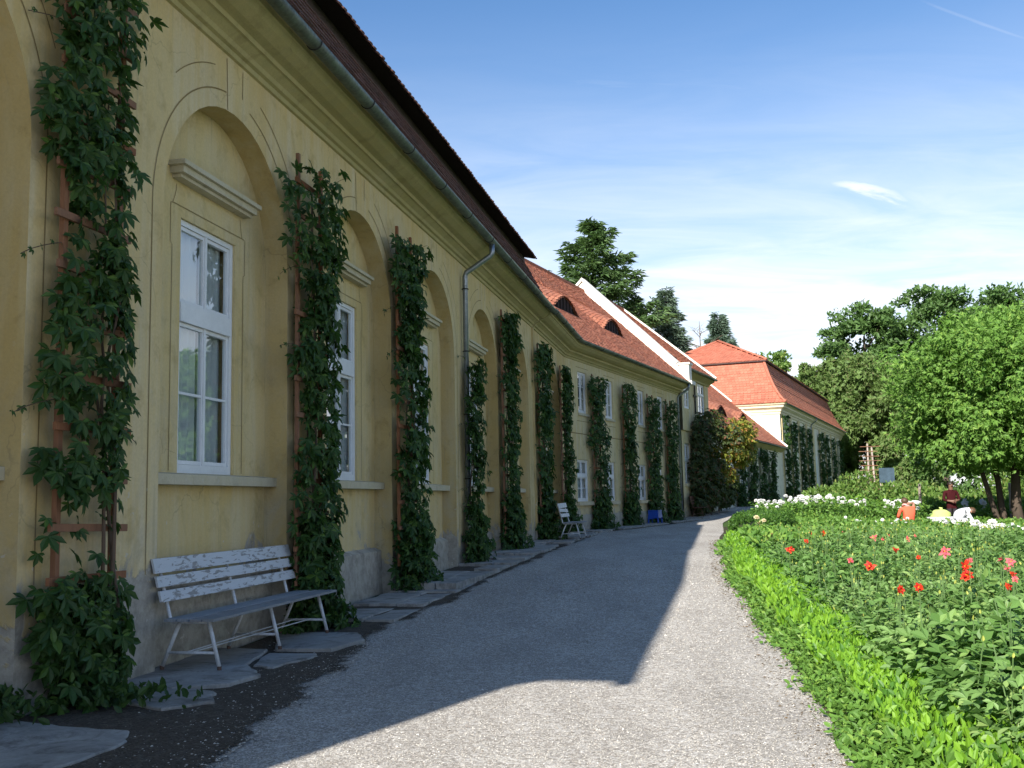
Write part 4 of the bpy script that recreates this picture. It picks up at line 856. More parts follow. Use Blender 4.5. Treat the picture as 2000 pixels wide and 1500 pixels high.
def creeper(label, frm, a, hw, zt, n, size, seed, depth=.40, bush=.5, tpl=PALM5, parts=0, mat=IVY, thin=0.0, zfoot=None, cat='climbing plant', group='creepers climbing the yellow walls', gapz=1.0, stems=3, name='creeper', floor=.34, head=.25, sparse=None):
    p = frame_at(frm, a, 0)[:3, 3]; z0 = float(zg(p[0], p[1])) + .03 if zfoot is None else zfoot
    t = thing(name, label, cat, frame_at(frm, a, 0, z0), group); r = np.random.default_rng(seed); H = zt - z0
    nw = vnoise(seed); n2 = vnoise2(seed + 1)
    for k in range(stems):
        ph = r.random() * 6; x0 = r.uniform(-.25, .25); zz_ = np.linspace(-.05, H * r.uniform(.75, .97), 26)
        pts = [(x0 + .09 * math.sin(z * 1.7 + ph) + .04 * math.sin(z * 4.1 + ph), -.20 - .05 * math.sin(z * 2.3 + ph), z) for z in zz_]
        MBd().tube(pts, np.linspace(.022, .006, 26), 6, False).build('stem', STEM, t, None, True)
    m = int(n * 4); z = H * r.random(m); x = r.uniform(-1, 1, m)
    w = hw * (.55 + .95 * nw(z * 1.5 + 3)) * (1 - thin * np.clip((z / H - .45) * 1.6, 0, 1)) * (1 + head * np.clip((z / H - .72) * 5, 0, 1)); off = .30 * hw * (nw(z * .8 + 30) - .5) * 2
    dens = floor + 1.4 * n2(x * 1.6 + 9, z * 1.7 * gapz + 4) ** 1.7; keep = r.random(m) < dens / 1.5
    keep &= (z < H - .12 * r.random(m))
    if sparse: keep &= ~((z > sparse[0]) & (z < sparse[1]) & (r.random(m) > sparse[2]))
    idx = np.nonzero(keep)[0][:n]; z, x, w, off = z[idx], x[idx], w[idx], off[idx]
    edge = np.sqrt(np.clip(1 - x * x, 0, 1)); xx = x * w + off; o = .10 + depth * (.25 + .75 * edge) * (.35 + .65 * r.random(len(z))) * (.7 + .6 * n2(x * 1.2, z * 2.1 + 20))
    P = np.stack([xx, -o, z], 1)
    if bush:
        nb = int(n * bush * .5); th = r.uniform(-.2, math.pi + .2, nb); rr = np.sqrt(r.random(nb)) * (hw + (.08 if sparse else .22)); zb_ = (1.25 if not sparse else sparse[0]) * r.random(nb) ** 1.35
        rr *= (1 - .5 * zb_ / 1.25); P = np.concatenate([P, np.stack([rr * np.cos(th) * 1.05, -.10 - np.abs(rr * np.sin(th)) * .95, zb_ + .03], 1)])
    k = len(P); wk = r.normal(0, .035, (k, 3)); P = P + wk
    # stray shoots reaching out over the wall
    side = P[:, 0] / (np.abs(P[:, 0]).max() + .01)
    T = np.stack([.55 * side + .45 * r.standard_normal(k), -.30 + .35 * r.standard_normal(k), -1 + .45 * r.standard_normal(k)], 1)
    N_ = np.stack([.5 * side + .45 * r.standard_normal(k), -1.0 + .3 * r.standard_normal(k), .65 + .4 * r.standard_normal(k)], 1)
    s = size * (.62 + .6 * r.random(k))
    lo = np.array([wall_clear for wall_clear in (-P[:, 1] < .06,)])[0]; P[lo, 1] = -.07
    sh = []                                        # thin shoots with small leaves
    for q in range(int(3 + n / 260)):
        zs = H * r.uniform(.25, 1.0); sd = r.choice((-1, 1)); ln = r.uniform(.25, .55); tt = np.linspace(0, 1, 6)
        pts = np.stack([sd * (hw * .8 + ln * tt), -.10 - .04 * np.sin(tt * 5), zs + .12 * tt * r.uniform(-1, 1.2) - .12 * tt * tt], 1); sh.append(pts)
    b = MBd()
    for pts in sh: b.tube(pts, .004, 4, False)
    b.build('shoots', STEM, t, None)['kind'] = 'stuff'
    SP = np.concatenate([p_[1:] for p_ in sh]); ks = len(SP); P = np.concatenate([P, SP + r.normal(0, .015, (ks, 3))]); T = np.concatenate([T, np.stack([r.standard_normal(ks) * .6, -.3 + 0 * r.random(ks), -1 + .3 * r.standard_normal(ks)], 1)])
    N_ = np.concatenate([N_, np.tile([0, -1.0, .4], (ks, 1)) + r.normal(0, .3, (ks, 3))]); s = np.concatenate([s, size * r.uniform(.25, .45, ks)])
    if parts:                                      # the outermost, largest leaves stand as parts of their own
        front = np.argsort(P[:, 1] - .0 * s)[:min(parts, k)]; mask = np.ones(len(P), bool); mask[front] = False
        lm = raw_mesh('leaf', tpl[0], np.concatenate([np.asarray(f) for f in tpl[1]]), [len(f) for f in tpl[1]], mat); X, Y, Z = axes(T[front], N_[front])
        for i, j in enumerate(front):
            M = np.eye(4); M[:3, 0] = X[i] * s[j]; M[:3, 1] = Y[i] * s[j]; M[:3, 2] = Z[i] * s[j]; M[:3, 3] = P[j]; link('leaf', lm, t, M)
        P, T, N_, s = P[mask], T[mask], N_[mask], s[mask]
    cloud('foliage', P, T, N_, s, tpl, mat, t); return t
ivies = [(7.70, .40, 6.35, 1000, .15, 'beside the nearest white bench, cut off by the left picture edge', 300),
         (12.45, .42, 5.92, 1150, .155, 'behind the right end of the nearest white bench', 200),
         (16.62, .46, 6.05, 1150, .16, 'rising from the raised stone step', 120),
         (21.25, .36, 4.60, 620, .15, 'sparse and dark, winding over the zinc downpipe', 0),
         (25.05, .44, 6.35, 1150, .16, 'just beyond the zinc downpipe', 0),
         (30.25, .56, 6.25, 1200, .165, 'behind the small white bench farther along', 0),
         (34.65, .46, 6.15, 1150, .165, 'at the bend, left of the first two-storey windows', 0)]
for i, (a, hw, zt, n, s, where, parts) in enumerate(ivies):
    if i != 3: trellis(ORD[i] + ' wooden trellis from the left on the arcaded wall' if i < 3 else ORD[i - 1] + ' wooden trellis from the left, mostly hidden by leaves', MA, a, zt + (.15 if i in (0, 1, 2) else -.05), .35, 70 + i)
    creeper(f'green creeper {where}', MA, a, hw, zt, n, s, 100 + i, depth=(.24 if i == 0 else .34), parts=parts, tpl=PALM5 if i < 5 else PALM3, thin=.55 if i == 3 else (.0), bush=(.42 if i == 0 else .6), gapz=1.0, floor=(.14 if i == 0 else .36), head=(.55, .75, .6, .1, .15, .35, .2)[i], sparse=(.95, 1.75, .22) if i == 0 else None)
for i, (a, where) in enumerate(((2.95, 'between the first and second two-storey windows'), (6.75, 'left of the third upper window'), (10.4, 'right of the blue stool'), (13.45, 'below the end of the two-storey gutter'))):
    trellis(f'wooden trellis on the two-storey wall {where}', MB, a, 6.2 + .1 * (i == 0), .4, 90 + i)
    creeper(f'green creeper on the two-storey wall {where}', MB, a, (.6, .5, .62, .48)[i], (6.3, 6.35, 6.1, 6.2)[i], 950, .18, 120 + i, depth=.42, tpl=PALM3, bush=.6)
dpos = ((29.6, 'first'), (33.4, 'second'), (37.5, 'third'), (41.0, 'fourth'))
for i, (a, w) in enumerate(dpos): creeper(f'{w} creeper column from the left on the low annex', MB, a, .55, 4.80, 560, .20, 140 + i, depth=.42, tpl=PALM3, bush=.7, cat='climbing plant', group='creepers on the low annex')
epos = (47.9, 52.0, 56.6, 61.0, 69.3, 73.8, 79.5, 85.8)
for i, a in enumerate(epos): creeper(f'{ORD[i]} creeper column from the left on the far pavilion', MB, a, .50, 7.6 if i else 7.9, 520, .26, 160 + i, depth=.40, tpl=PALM3, bush=.5, group='creepers on the far pavilion', stems=1)
# the big creeper mass turning orange at the corner of the gabled house
bigv = thing('creeper_bush', 'big creeper bush with orange-tinged leaves at the corner of the gabled house', 'climbing plant', frame_at(MB, 21.0, 0, .7))
r = np.random.default_rng(31); n = 6500
ctr = np.array([(-3.0, -.45, 2.2), (-2.6, -.6, 4.0), (-1.2, -.8, 4.6), (-.2, -1.75, 3.9), (.9, -1.95, 4.2), (1.2, -1.85, 3.3), (-1.6, -.8, 1.6), (.4, -.9, 1.5), (1.9, -.8, 1.4), (-3.1, -.45, .7), (0, -.9, 2.6), (1.9, -1.75, 4.2)]); rad = np.array([(1.0, .5, 1.4), (1.0, .55, 1.3), (1.2, .7, 1.0), (1.3, .8, 1.2), (1.1, .8, .95), (1.2, .75, .9), (1.3, .7, 1.4), (1.3, .7, 1.3), (1.0, .6, 1.2), (.9, .5, .7), (1.3, .8, 1.3), (.9, .6, .8)])
k = r.integers(0, len(ctr), n); u = unit(r.standard_normal((n, 3))) * (r.random((n, 1)) ** .35); P = ctr[k] + u * rad[k]; P[:, 1] = np.minimum(P[:, 1], -.08); P[:, 2] = np.maximum(P[:, 2], .03)
T = u * .6 + np.array([0, -.3, -.8]) + .5 * r.standard_normal((n, 3)); Nn = u + np.array([0, -.6, .7]) + .3 * r.standard_normal((n, 3))
hi = (P[:, 0] > -.9) & (P[:, 2] > 1.6)  # upper right leaves coloured as sunlit, all others as shaded
cloud('foliage', P[hi], T[hi], Nn[hi], .22 * (.6 + .6 * r.random(hi.sum())), PALM3, VINE_R, bigv); cloud('lower_foliage', P[~hi], T[~hi], Nn[~hi], .22 * (.6 + .6 * r.random((~hi).sum())), PALM3, leafm('creeper_leaf_shade_tone', (.03, .055, .018), (.075, .10, .03), (.13, .06, .03), .14), bigv)
for q in range(4): MBd().tube([(-3 + 1.6 * q, -.3, 0), (-2.8 + 1.5 * q, -.4, 1.5), (-2.6 + 1.3 * q, -.5, 3.6)], [.05, .035, .02], 7).build('stem', STEM, bigv)
# weeds at the foot of the wall
wd = thing('wall_weed', 'clump of dark weeds at the wall foot in the lower left corner', 'plant', mat4((-4.0, 7.75, .02)))
n = 420; P = np.stack([r.normal(0, .26, n), r.normal(0, .16, n), .22 * r.random(n)], 1); cloud('foliage', P, np.stack([r.standard_normal(n), r.standard_normal(n), .6 + r.random(n)], 1), r.standard_normal((n, 3)) + [0, 0, .6], .06 + .06 * r.random(n), LEAF, WEED, wd)
wd = thing('wall_weed', 'small tuft of green weeds between the flagstones left of the bench', 'plant', mat4((-3.25, 8.35, .02)))
n = 260; P = np.stack([r.normal(0, .28, n), r.normal(0, .12, n), .12 * r.random(n)], 1); cloud('foliage', P, np.stack([r.standard_normal(n), r.standard_normal(n), .6 + r.random(n)], 1), r.standard_normal((n, 3)) + [0, 0, .6], .05 + .06 * r.random(n), LEAF, WEED, wd)

# ------------------------------------------------------------------ benches, stool
def bench(name, label, M, L, fx, m_back, m_seat, m_leg, group=None, nseat=4):
    t = thing(name, label, 'bench', M, group); r = np.random.default_rng(int(L * 100))
    for x in fx:
        MBd().tube([(x, -.56, 0.03), (x, -.45, .445)], .019, 10).build('leg', m_leg, t, None, True); MBd().tube([(x, .02, 0.03), (x, -.16, .445)], .019, 10).build('leg', m_leg, t, None, True)
        for y in (-.562, .022): MBd().tube([(x, y, 0), (x, y, .035)], .021, 10).build('foot', RUST, t)
        MBd().tube([(x, -.53, .155), (x, -.032, .155)], .014, 8).build('stretcher', m_leg, t, None, True)
        MBd().tube([(x, -.56 + .1, .438), (x, -.08, .438), (x, -.055, .47), (x, .085, 1.0)], .017, 10).build('back_post', m_leg, t, None, True)
    if len(fx) > 1:
        for dy in (-.03, .03): MBd().tube([(fx[0], -.27 + dy, .165), (fx[-1], -.27 + dy * 3, .165)], .006, 6).build('brace_rod', m_leg, t)
    ys = np.linspace(-.52, -.13, nseat)
    for y in ys: MBd().box(0, L, y - .056, y + .056, .456, .48 + r.normal(0, .002)).build('seat_slat', m_seat, t)
    for z, h in ((.68, .10), (.82, .10), (.965, .135)):
        yc = -.055 + (z - .47) * .264; b = MBd(); e = r.normal(0, .006)
        V = [(x, yc - .040 + yy_ + zz_ * .264, z + zz_ + (e if x else -e)) for x in (0.0, L) for yy_ in (0, .022) for zz_ in (-h / 2, h / 2)]
        b.add(V, [(0, 1, 3, 2), (4, 6, 7, 5), (0, 4, 5, 1), (2, 3, 7, 6), (0, 2, 6, 4), (1, 5, 7, 3)]).build('backrest_slat', m_back, t)
    return t
bench('white_bench', 'long white bench with peeling paint against the wall in the left foreground', frame_at(MA, 8.93, .08, .055), 3.12, (.15, 1.50, 2.84), PEEL, SEATW, PIPEW, 'garden benches along the wall')
zb = float(zg(*wa(29.8, .5, 0)[:2])) + .07
bench('white_bench', 'small white bench farther along, in front of the leafy wall', frame_at(MA, 29.6, .72, zb), 1.6, (.15, 1.45), PIPEW, SEATW, PIPEW, 'garden benches along the wall')
zb = float(zg(*wb(17, .5, 0)[:2])) + .06
bench('brown_bench', 'dark brown slatted bench under the big creeper bush', frame_at(MB, 16.4, .32, zb), 2.3, (.25, 2.05), BROWNW, BROWNW, BROWNW, 'garden benches along the wall')
zb = float(zg(*wb(9.0, .7, 0)[:2])) + .07
st = thing('plastic_stool', 'bright blue plastic stool standing among the creepers by the two-storey wall', 'stool', frame_at(MB, 8.6, .70, zb) @ np.diag([.85, .85, 1.0, 1.0]))
MBd().box(-.36, .36, -.26, .26, .50, .55).build('seat', BLUE, st)
MBd().add([(-.34, -.25, .50), (.34, -.25, .50), (.36, -.28, .22), (.12, -.29, .26), (-.05, -.285, .20), (-.37, -.28, .24)], [(0, 5, 4, 3, 2, 1)]).add([(.34, -.25, .50), (.34, .25, .50), (.37, .28, .16), (.37, -.28, .22)], [(0, 1, 2, 3)]).add([(-.34, -.25, .50), (-.34, .25, .50), (-.37, .28, .16), (-.37, -.28, .24)], [(3, 2, 1, 0)]).build('apron', BLUE, st)
for sx in (-1, 1):
    for sy in (-1, 1): MBd().bar((sx * .31, sy * .21, .5), (sx * .35, sy * .25, 0), .06).build('leg', BLUE, st)
# ------------------------------------------------------------------ flower bed
rb = np.random.default_rng(77)
prx = lambda y: np.interp(y, _pr[:, 0], _pr[:, 1])
def upleaf(n, tilt=.55, out=1.0): 
    a = rb.random(n) * 6.283; T = np.stack([np.cos(a) * out, np.sin(a) * out, .15 + .5 * rb.standard_normal(n)], 1); Nn = np.stack([tilt * rb.standard_normal(n), tilt * rb.standard_normal(n), np.ones(n)], 1); return T, Nn
bedg = MBd(); ys = np.arange(2, 40, .8); V = []
for y in ys:
    for k in range(9): x = path_r(y) + (22 - path_r(y)) * (k / 8) ** 1.5; V.append((x, y, float(zg(x, y)) + .006 + .03 * (k > 0)))
bedg.add(V, [(i * 9 + k, i * 9 + k + 1, (i + 1) * 9 + k + 1, (i + 1) * 9 + k) for i in range(len(ys) - 1) for k in range(8)]); bg_ = bedg.build('bed_soil', BEDSOIL, None, None, True); bg_['kind'] = 'structure'
# edging: a low dark-leaved fringe, then bright yellow-green blades
n = 16000; y = 3.5 + 23.6 * rb.random(n) ** 1.5; wv = vnoise(8); d = .0 + .36 * rb.random(n) + .16 * (wv(y * 1.9) - .5) + .06 * rb.standard_normal(n); x = prx(y) + d
P = np.stack([x, y, zg(x, y) + .02 + .13 * rb.random(n) * np.clip(d / .2, .25, 1)], 1); T, Nn = upleaf(n, .8); T[:, 2] += .3; cloud('edging_fringe', P, T, Nn, (.035 + .045 * rb.random(n)) * np.clip(y / 12, .9, 1.5), LEAF, LOWLEAF)['label'] = 'low dark green fringe plants along the path edge'
n = 60000; y = 3.2 + 23.8 * rb.random(n) ** 1.7; d = .20 + .62 * rb.random(n) + .16 * (wv(y * 1.3 + 9) - .5); x = prx(y) + d; pt = vnoise2(5)(x * 1.1, y * 1.1)
kp = rb.random(n) < -.05 + 1.6 * pt; x, y, d = x[kp], y[kp], d[kp]; n = len(x)
P = np.stack([x, y, zg(x, y) + .05 + .17 * rb.random(n)], 1); T = np.stack([.55 * rb.standard_normal(n), .55 * rb.standard_normal(n), .9 + .4 * rb.random(n)], 1); Nn = np.stack([rb.standard_normal(n), -.5 + rb.standard_normal(n), .4 + 0 * x], 1)
cloud('edging_plants', P, T, Nn, (.07 + .07 * rb.random(n)) * np.clip(y / 14, .58, 1.3), LEAF, EDGE)['label'] = 'bright yellow-green edging plants between path and dahlias'
n = 15000; y = 3.2 + 23.8 * rb.random(n) ** 1.5; x = prx(y) + .18 + .75 * rb.random(n)
P = np.stack([x, y, zg(x, y) + .03 + .17 * rb.random(n)], 1); T, Nn = upleaf(n, .8); T[:, 2] += .5; cloud('edging_leaves', P, T, Nn, (.05 + .05 * rb.random(n)) * np.clip(y / 12, .9, 1.4), LEAF, LOWLEAF)['label'] = 'mid-green leaves mixed into the bright edging'
# dahlias: dense leafy plants, mounded
hn = vnoise2(21); gx, gy = [], []
yy = 2.6
while yy < 23:
    x0 = path_r(yy) + .80; x1 = max(x0 + .5, yy * .56 + 1.2); xs_ = np.arange(x0, x1, .34); gx.append(xs_ + rb.normal(0, .07, len(xs_))); gy.append(yy + rb.normal(0, .07, len(xs_))); yy += .34
gx = np.concatenate(gx); gy = np.concatenate(gy)
hgt = .44 + .34 * hn(gx * .9, gy * .9) + .20 * rb.random(len(gx)) ** 2 - .16 * np.exp(-((gx - prx(gy) - .80) / .35)); hgt *= np.where(gy > 16, np.clip(1 - (gy - 16) * .03, .75, 1), 1)
def plant_leaves(sel, per, size, tpl, name, mat):
    i = np.repeat(np.nonzero(sel)[0], per); n = len(i); a = rb.random(n) * 6.283; rr = .27 * np.sqrt(rb.random(n)); h = hgt[i] * (1 - .9 * rb.random(n) ** 1.9); h *= 1 - .35 * (rr / .27) ** 2
    x = gx[i] + rr * np.cos(a); y = gy[i] + rr * np.sin(a); P = np.stack([x, y, zg(x, y) + h], 1)
    T = np.stack([np.cos(a) * .8 + .45 * rb.standard_normal(n), np.sin(a) * .8 + .45 * rb.standard_normal(n), .10 + .40 * rb.standard_normal(n)], 1); Nn = np.stack([.5 * np.cos(a) + .4 * rb.standard_normal(n), .5 * np.sin(a) + .4 * rb.standard_normal(n), np.full(n, 1.0)], 1)
    o = cloud(name, P, T, Nn, size * (.6 + .7 * rb.random(n)), tpl, mat); return o
kd2 = vnoise2(61)(gx * .7, gy * .7) + .25 * rb.random(len(gx)) > .68
o = plant_leaves((gy < 9.5) & kd2, 95, .085, PALM3, 'dahlia_foliage', DAHLIA2); o['label'] = 'paler finer leaves in patches of the near dahlia bed'
o = plant_leaves((gy >= 9.5) & kd2, 90, .075, LEAF, 'dahlia_foliage', DAHLIA2); o['label'] = 'paler finer leaves in patches of the far dahlia bed'
o = plant_leaves((gy < 9.5) & ~kd2, 85, .105, PALM3, 'dahlia_foliage', DAHLIA); o['label'] = 'dense green dahlia leaves in the near part of the bed'
o = plant_leaves((gy >= 9.5) & (gy < 15) & ~kd2, 110, .09, LEAF, 'dahlia_foliage', DAHLIA); o['label'] = 'green dahlia leaves in the middle of the bed'
o = plant_leaves((gy >= 15) & ~kd2, 90, .09, LEAF, 'dahlia_foliage', DAHLIA); o['label'] = 'green dahlia leaves in the far part of the bed'
# upright stalks and buds above the leaves
i = rb.integers(0, len(gx), 900); b = MBd(); q = np.stack([gx[i], gy[i], zg(gx[i], gy[i]) + hgt[i] * .45], 1); tip = q + np.stack([rb.normal(0, .05, 900), rb.normal(0, .05, 900), hgt[i] * .55 + .04 + .12 * rb.random(900)], 1)
for a_, b_ in zip(q, tip): b.tube([a_, b_], .0045, 3, False)
o = b.build('bud_stalks', GSTEM); o['kind'] = 'stuff'; o['label'] = 'thin upright dahlia stalks above the leaves'
T, Nn = upleaf(900); cloud('buds', tip, np.tile([0, 0, 1.0], (900, 1)) + .2 * rb.standard_normal((900, 3)), T, .028 + .015 * rb.random(900), LEAF, simple('bud_green', (.30, .34, .06), .6))['label'] = 'small yellow-green dahlia buds'
# middle distance: finer leafy perennials
n = 32000; y = 20 + 18 * rb.random(n) ** 1.1; x = prx(y) + .45 + (y * .56 + 2 - prx(y) - .45) * rb.random(n); ok = ~((y > 25.8) & (y < 36) & (x < prx(y) + 2.5)); x, y = x[ok], y[ok]; n = len(x); hh = .30 + .22 * vnoise2(33)(x * .5, y * .5); P = np.stack([x, y, zg(x, y) + hh * (1 - .8 * rb.random(n) ** 2)], 1)
T, Nn = upleaf(n, .7); T[:, 2] += .6; cloud('perennial_foliage', P, T, Nn, .10 + .09 * rb.random(n), LEAF, LOWLEAF)['label'] = 'fine green perennial leaves in the far bed'

def flower(tpl_n, rings, mat_p, name, wob=0.0):
    """petal rosette facing +z, unit radius"""
    V = []; F = []; rw = np.random.default_rng(tpl_n)
    for ln0, wd, z00, z10, ph, cnt in rings:
        for k in range(cnt):
            if wob and rw.random() < .10: continue
            ln = ln0 * (1 + wob * rw.uniform(-1, .5)); z0 = z00; z1 = z10 + wob * rw.normal(0, .45); a = 2 * math.pi * k / cnt + ph + wob * rw.normal(0, .25); c, s = math.cos(a), math.sin(a); b0 = len(V)
            for rr_, w_, z_ in ((.08, .02, z0), (ln * .6, wd, z0 + (z1 - z0) * .7), (ln, 0, z1), (ln * .6, -wd, z0 + (z1 - z0) * .7)): V.append((rr_ * c - w_ * s, rr_ * s + w_ * c, z_))
            F += [(b0, b0 + 1, b0 + 2), (b0, b0 + 2, b0 + 3)]
    return raw_mesh(name, np.array(V), np.concatenate([np.asarray(f) for f in F]), [3] * len(F), mat_p)
rr_ = [(1, .30, .05, -.05, 0, 8), (.8, .26, .1, .18, .4, 8), (.5, .2, .15, .38, .1, 6)]
reds = [flower(q, rr_, RED, 'blossom', .55) for q in range(5)]; pinks = [flower(q + 9, rr_, PINK, 'blossom', .55) for q in range(5)]; wr = [(1, .34, .05, .1, 0, 9), (.85, .32, .1, .45, .3, 8), (.55, .28, .15, .7, .1, 7), (.3, .2, .3, .75, .6, 5)]
bl_w = flower(0, wr, WHITEP, 'blossom'); bl_c = flower(0, wr, CREAM, 'blossom')
ctr_me = flower(0, [(.9, .4, .0, .2, 0, 7), (.5, .3, .1, .4, .4, 6)], YEL, 'flower_centre')
def flower_M(P, Nn, s):
    X, Y, Z = axes(np.array([[.3, 1, .2]]), np.array([Nn])); M = np.eye(4); Zx = unit(np.array([Nn]))[0]; Xx = unit(np.cross([[0, 1, .01]], [Zx]))[0]; Yx = np.cross(Zx, Xx); M[:3, 0] = Xx * s; M[:3, 1] = Yx * s; M[:3, 2] = Zx * s; M[:3, 3] = P; return M
fl = [(3.92, 14.92, 'r', .085), (4.67, 16.87, 'r', .06), (6.06, 20.31, 'r', .10), (6.43, 21.71, 'r', .06), (5.24, 21.14, 'p', .05), (6.29, 18.24, 'p', .09), (3.75, 11.18, 'r', .082), (3.88, 12.07, 'p', .07), (5.2, 14.22, 'r', .095), (4.63, 12.01, 'r', .055),
      (5.5, 13.4, 'p', .11), (4.54, 10.6, 'r', .085), (4.14, 9.58, 'r', .10), (3.37, 8.75, 'r', .065), (3.05, 8.43, 'r', .065), (5.44, 11.72, 'p', .08), (5.39, 11.35, 'p', .075), (4.72, 10.09, 'p', .055), (4.57, 9.66, 'r', .05), (4.29, 8.95, 'p', .05),
      (3.93, 8.32, 'r', .055), (6.81, 17.71, 'p', .05), (6.81, 18.98, 'p', .055), (6.07, 17.19, 'p', .06), (6.55, 17.38, 'p', .07), (5.04, 11.66, 'p', .06), (5.9, 20.72, 'r', .05), (6.62, 20.9, 'p', .05)]
fl.sort(key=lambda f: f[0] / f[1]); rf_ = np.random.default_rng(4)
nr = npk = 0
for x, y, kd, s in fl:
    s *= .72
    if kd == 'r': lab = f'red dahlia, {ORD[nr]} red one from the left in the bed'; nr += 1
    else: lab = f'pink dahlia, {ORD[npk]} pink one from the left in the bed'; npk += 1
    z0 = float(zg(x, y)); t = thing('dahlia', lab, 'flower', mat4((x, y, z0)), 'dahlias flowering in the bed'); z = .80 - z0 + rf_.normal(0, .015)
    Nn = np.array([-.3 + rf_.normal(0, .7), -.7 + rf_.normal(0, .45), .5 + rf_.normal(0, .35)]); top = np.array([rf_.normal(0, .02), 0, z])
    MBd().tube([(0, 0, .1), top * [.5, .5, .6], top], .006, 5, False).build('stem', GSTEM, t)
    link('blossom', (reds if kd == 'r' else pinks)[int(rf_.integers(0, 5))], t, flower_M(top, Nn, s)); link('flower_centre', ctr_me, t, flower_M(top + unit(Nn) * s * .12, Nn, s * .24))
def clump(label, spots, zt, me, size, seed, mat=LOWLEAF, leaf=True):
    r = np.random.default_rng(seed); spots = np.asarray(spots, float); c = spots.mean(0); z0 = float(zg(*c)); t = thing('flower_clump', label, 'flowers', mat4((*c, z0)), 'pale flower clumps')
    tops = []
    for x, y in spots:
        z = float(zg(x, y)) - z0 + zt * r.uniform(.80, 1.08); p = np.array([x - c[0], y - c[1], z]); tops.append(p)
        link('blossom', me, t, flower_M(p, (r.normal(-.2, .3), r.normal(-.5, .3), .9), size * r.uniform(.75, 1.25)))
    b = MBd()
    for p in tops: b.tube([p * [1, 1, 0] + [r.normal(0, .05), r.normal(0, .05), 0], p], .006, 3, False)
    b.build('stems', GSTEM, t)['kind'] = 'stuff'
    tops = np.array(tops); n = len(tops) * 55; i = r.integers(0, len(tops), n); P = tops[i] + np.stack([r.normal(0, .22, n), r.normal(0, .22, n), -zt * (.08 + .85 * r.random(n))], 1)
    T = np.stack([r.standard_normal(n), r.standard_normal(n), .5 + .4 * r.standard_normal(n)], 1); cloud('foliage', P, T, r.standard_normal((n, 3)) * .6 + [0, 0, 1], .09 + .09 * r.random(n), LEAF, mat, t)
    return t
def pix(px, d): return ((px - 1000) / 2010 * d, d)
rc = np.random.default_rng(9)
def spread_spots(px0, px1, d0, d1, n): return [pix(rc.uniform(px0, px1), rc.uniform(d0, d1)) for _ in range(n)]
clump('white flowers at the left end of the far flower bank, above the box hedge', spread_spots(1468, 1520, 37, 39, 22), .92, bl_w, .085, 1)
clump('white flowers in the left middle of the far flower bank', spread_spots(1520, 1570, 38, 42, 30), 1.06, bl_w, .085, 2)
clump('white flowers in the right middle of the far flower bank', spread_spots(1565, 1615, 39, 43, 30), 1.10, bl_w, .085, 3)
clump('white flowers at the right end of the far flower bank', spread_spots(1610, 1680, 40, 43, 24), 1.02, bl_w, .08, 4)
clump('white flowers behind the crouching person in coral', spread_spots(1712, 1785, 36, 38.5, 34), 1.0, bl_w, .075, 5)
clump('white flowers in front of the people under the tree', spread_spots(1800, 1895, 29, 31, 22), .52, bl_w, .085, 6)
clump('large white flowers below the trunks of the bushy tree', spread_spots(1885, 1990, 26, 29, 14), .48, bl_w, .12, 7)
clump('scattered white flowers left of the crouching person in coral', spread_spots(1640, 1760, 27, 31, 11), .55, bl_w, .06, 8)
clump('pale pink flowers behind the standing person in dark red', spread_spots(1868, 1885, 41, 43, 7), 1.05, bl_w, .10, 10)
clump('white roses left of the tree trunks', spread_spots(1903, 1915, 41, 42, 4), 1.0, bl_w, .13, 11)
clump('cream roses beside the small box hedge', spread_spots(1466, 1484, 26.6, 27.2, 5), .62, bl_c, .085, 12)
# ------------------------------------------------------------------ hedges
def hedge(name, label, pts, w, h, n, size, mat, seed, rnd=.25):
    r = np.random.default_rng(seed); pts = np.asarray(pts, float); z0 = float(zg(*pts[0])); t = thing(name, label, 'hedge', mat4((*pts[0], z0)))
    L = np.concatenate([[0], np.cumsum(np.linalg.norm(np.diff(pts, axis=0), axis=1))]); u = r.random(n) * L[-1]; cx = np.interp(u, L, pts[:, 0]); cy = np.interp(u, L, pts[:, 1]); dx = np.gradient(np.interp(np.linspace(0, L[-1], 50), L, pts[:, 0])); 
    th = r.random(n) * math.pi; nz_ = vnoise(seed); e = .88 + .2 * nz_(u * 1.3); ca = np.sign(np.cos(th)) * np.abs(np.cos(th)) ** .5; sa = np.abs(np.sin(th)) ** .5
    d = np.array([pts[-1] - pts[0]]); d = (d / np.linalg.norm(d))[0]; q = np.array([-d[1], d[0]]); k = (.72 + .3 * r.random(n)) * e; hf = np.where(r.random(n) < .25, r.random(n), 1.0)
    x = cx + q[0] * ca * w / 2 * k; y = cy + q[1] * ca * w / 2 * k; z = zg(x, y) + sa * h * k * hf + .02
    P = np.stack([x - pts[0][0], y - pts[0][1], z - z0], 1); Nn = np.stack([q[0] * ca, q[1] * ca, sa], 1) + .5 * r.standard_normal((n, 3)); T = r.standard_normal((n, 3)) + [0, 0, .5]; cloud('foliage', P, T, Nn, size * (.6 + .8 * r.random(n)), LEAF, mat, t)
    b = MBd(); 
    for p_, q_ in zip(pts[:-1], pts[1:]): b.bar((*(p_ - pts[0]), h * .36), (*(q_ - pts[0]), h * .36 + float(zg(*q_)) - z0), w * .5, h * .5)
    b.build('woody_core', simple('hedge_core', (.02, .03, .01), .9) if 'hedge_core' not in bpy.data.materials else bpy.data.materials['hedge_core'], t); return t
hedge('box_hedge', 'small clipped box hedge at the bend of the gravel path', [(6.40, 28.0), (7.05, 30.2), (8.5, 34.2)], 1.45, .72, 18000, .060, CLIPPED, 3)
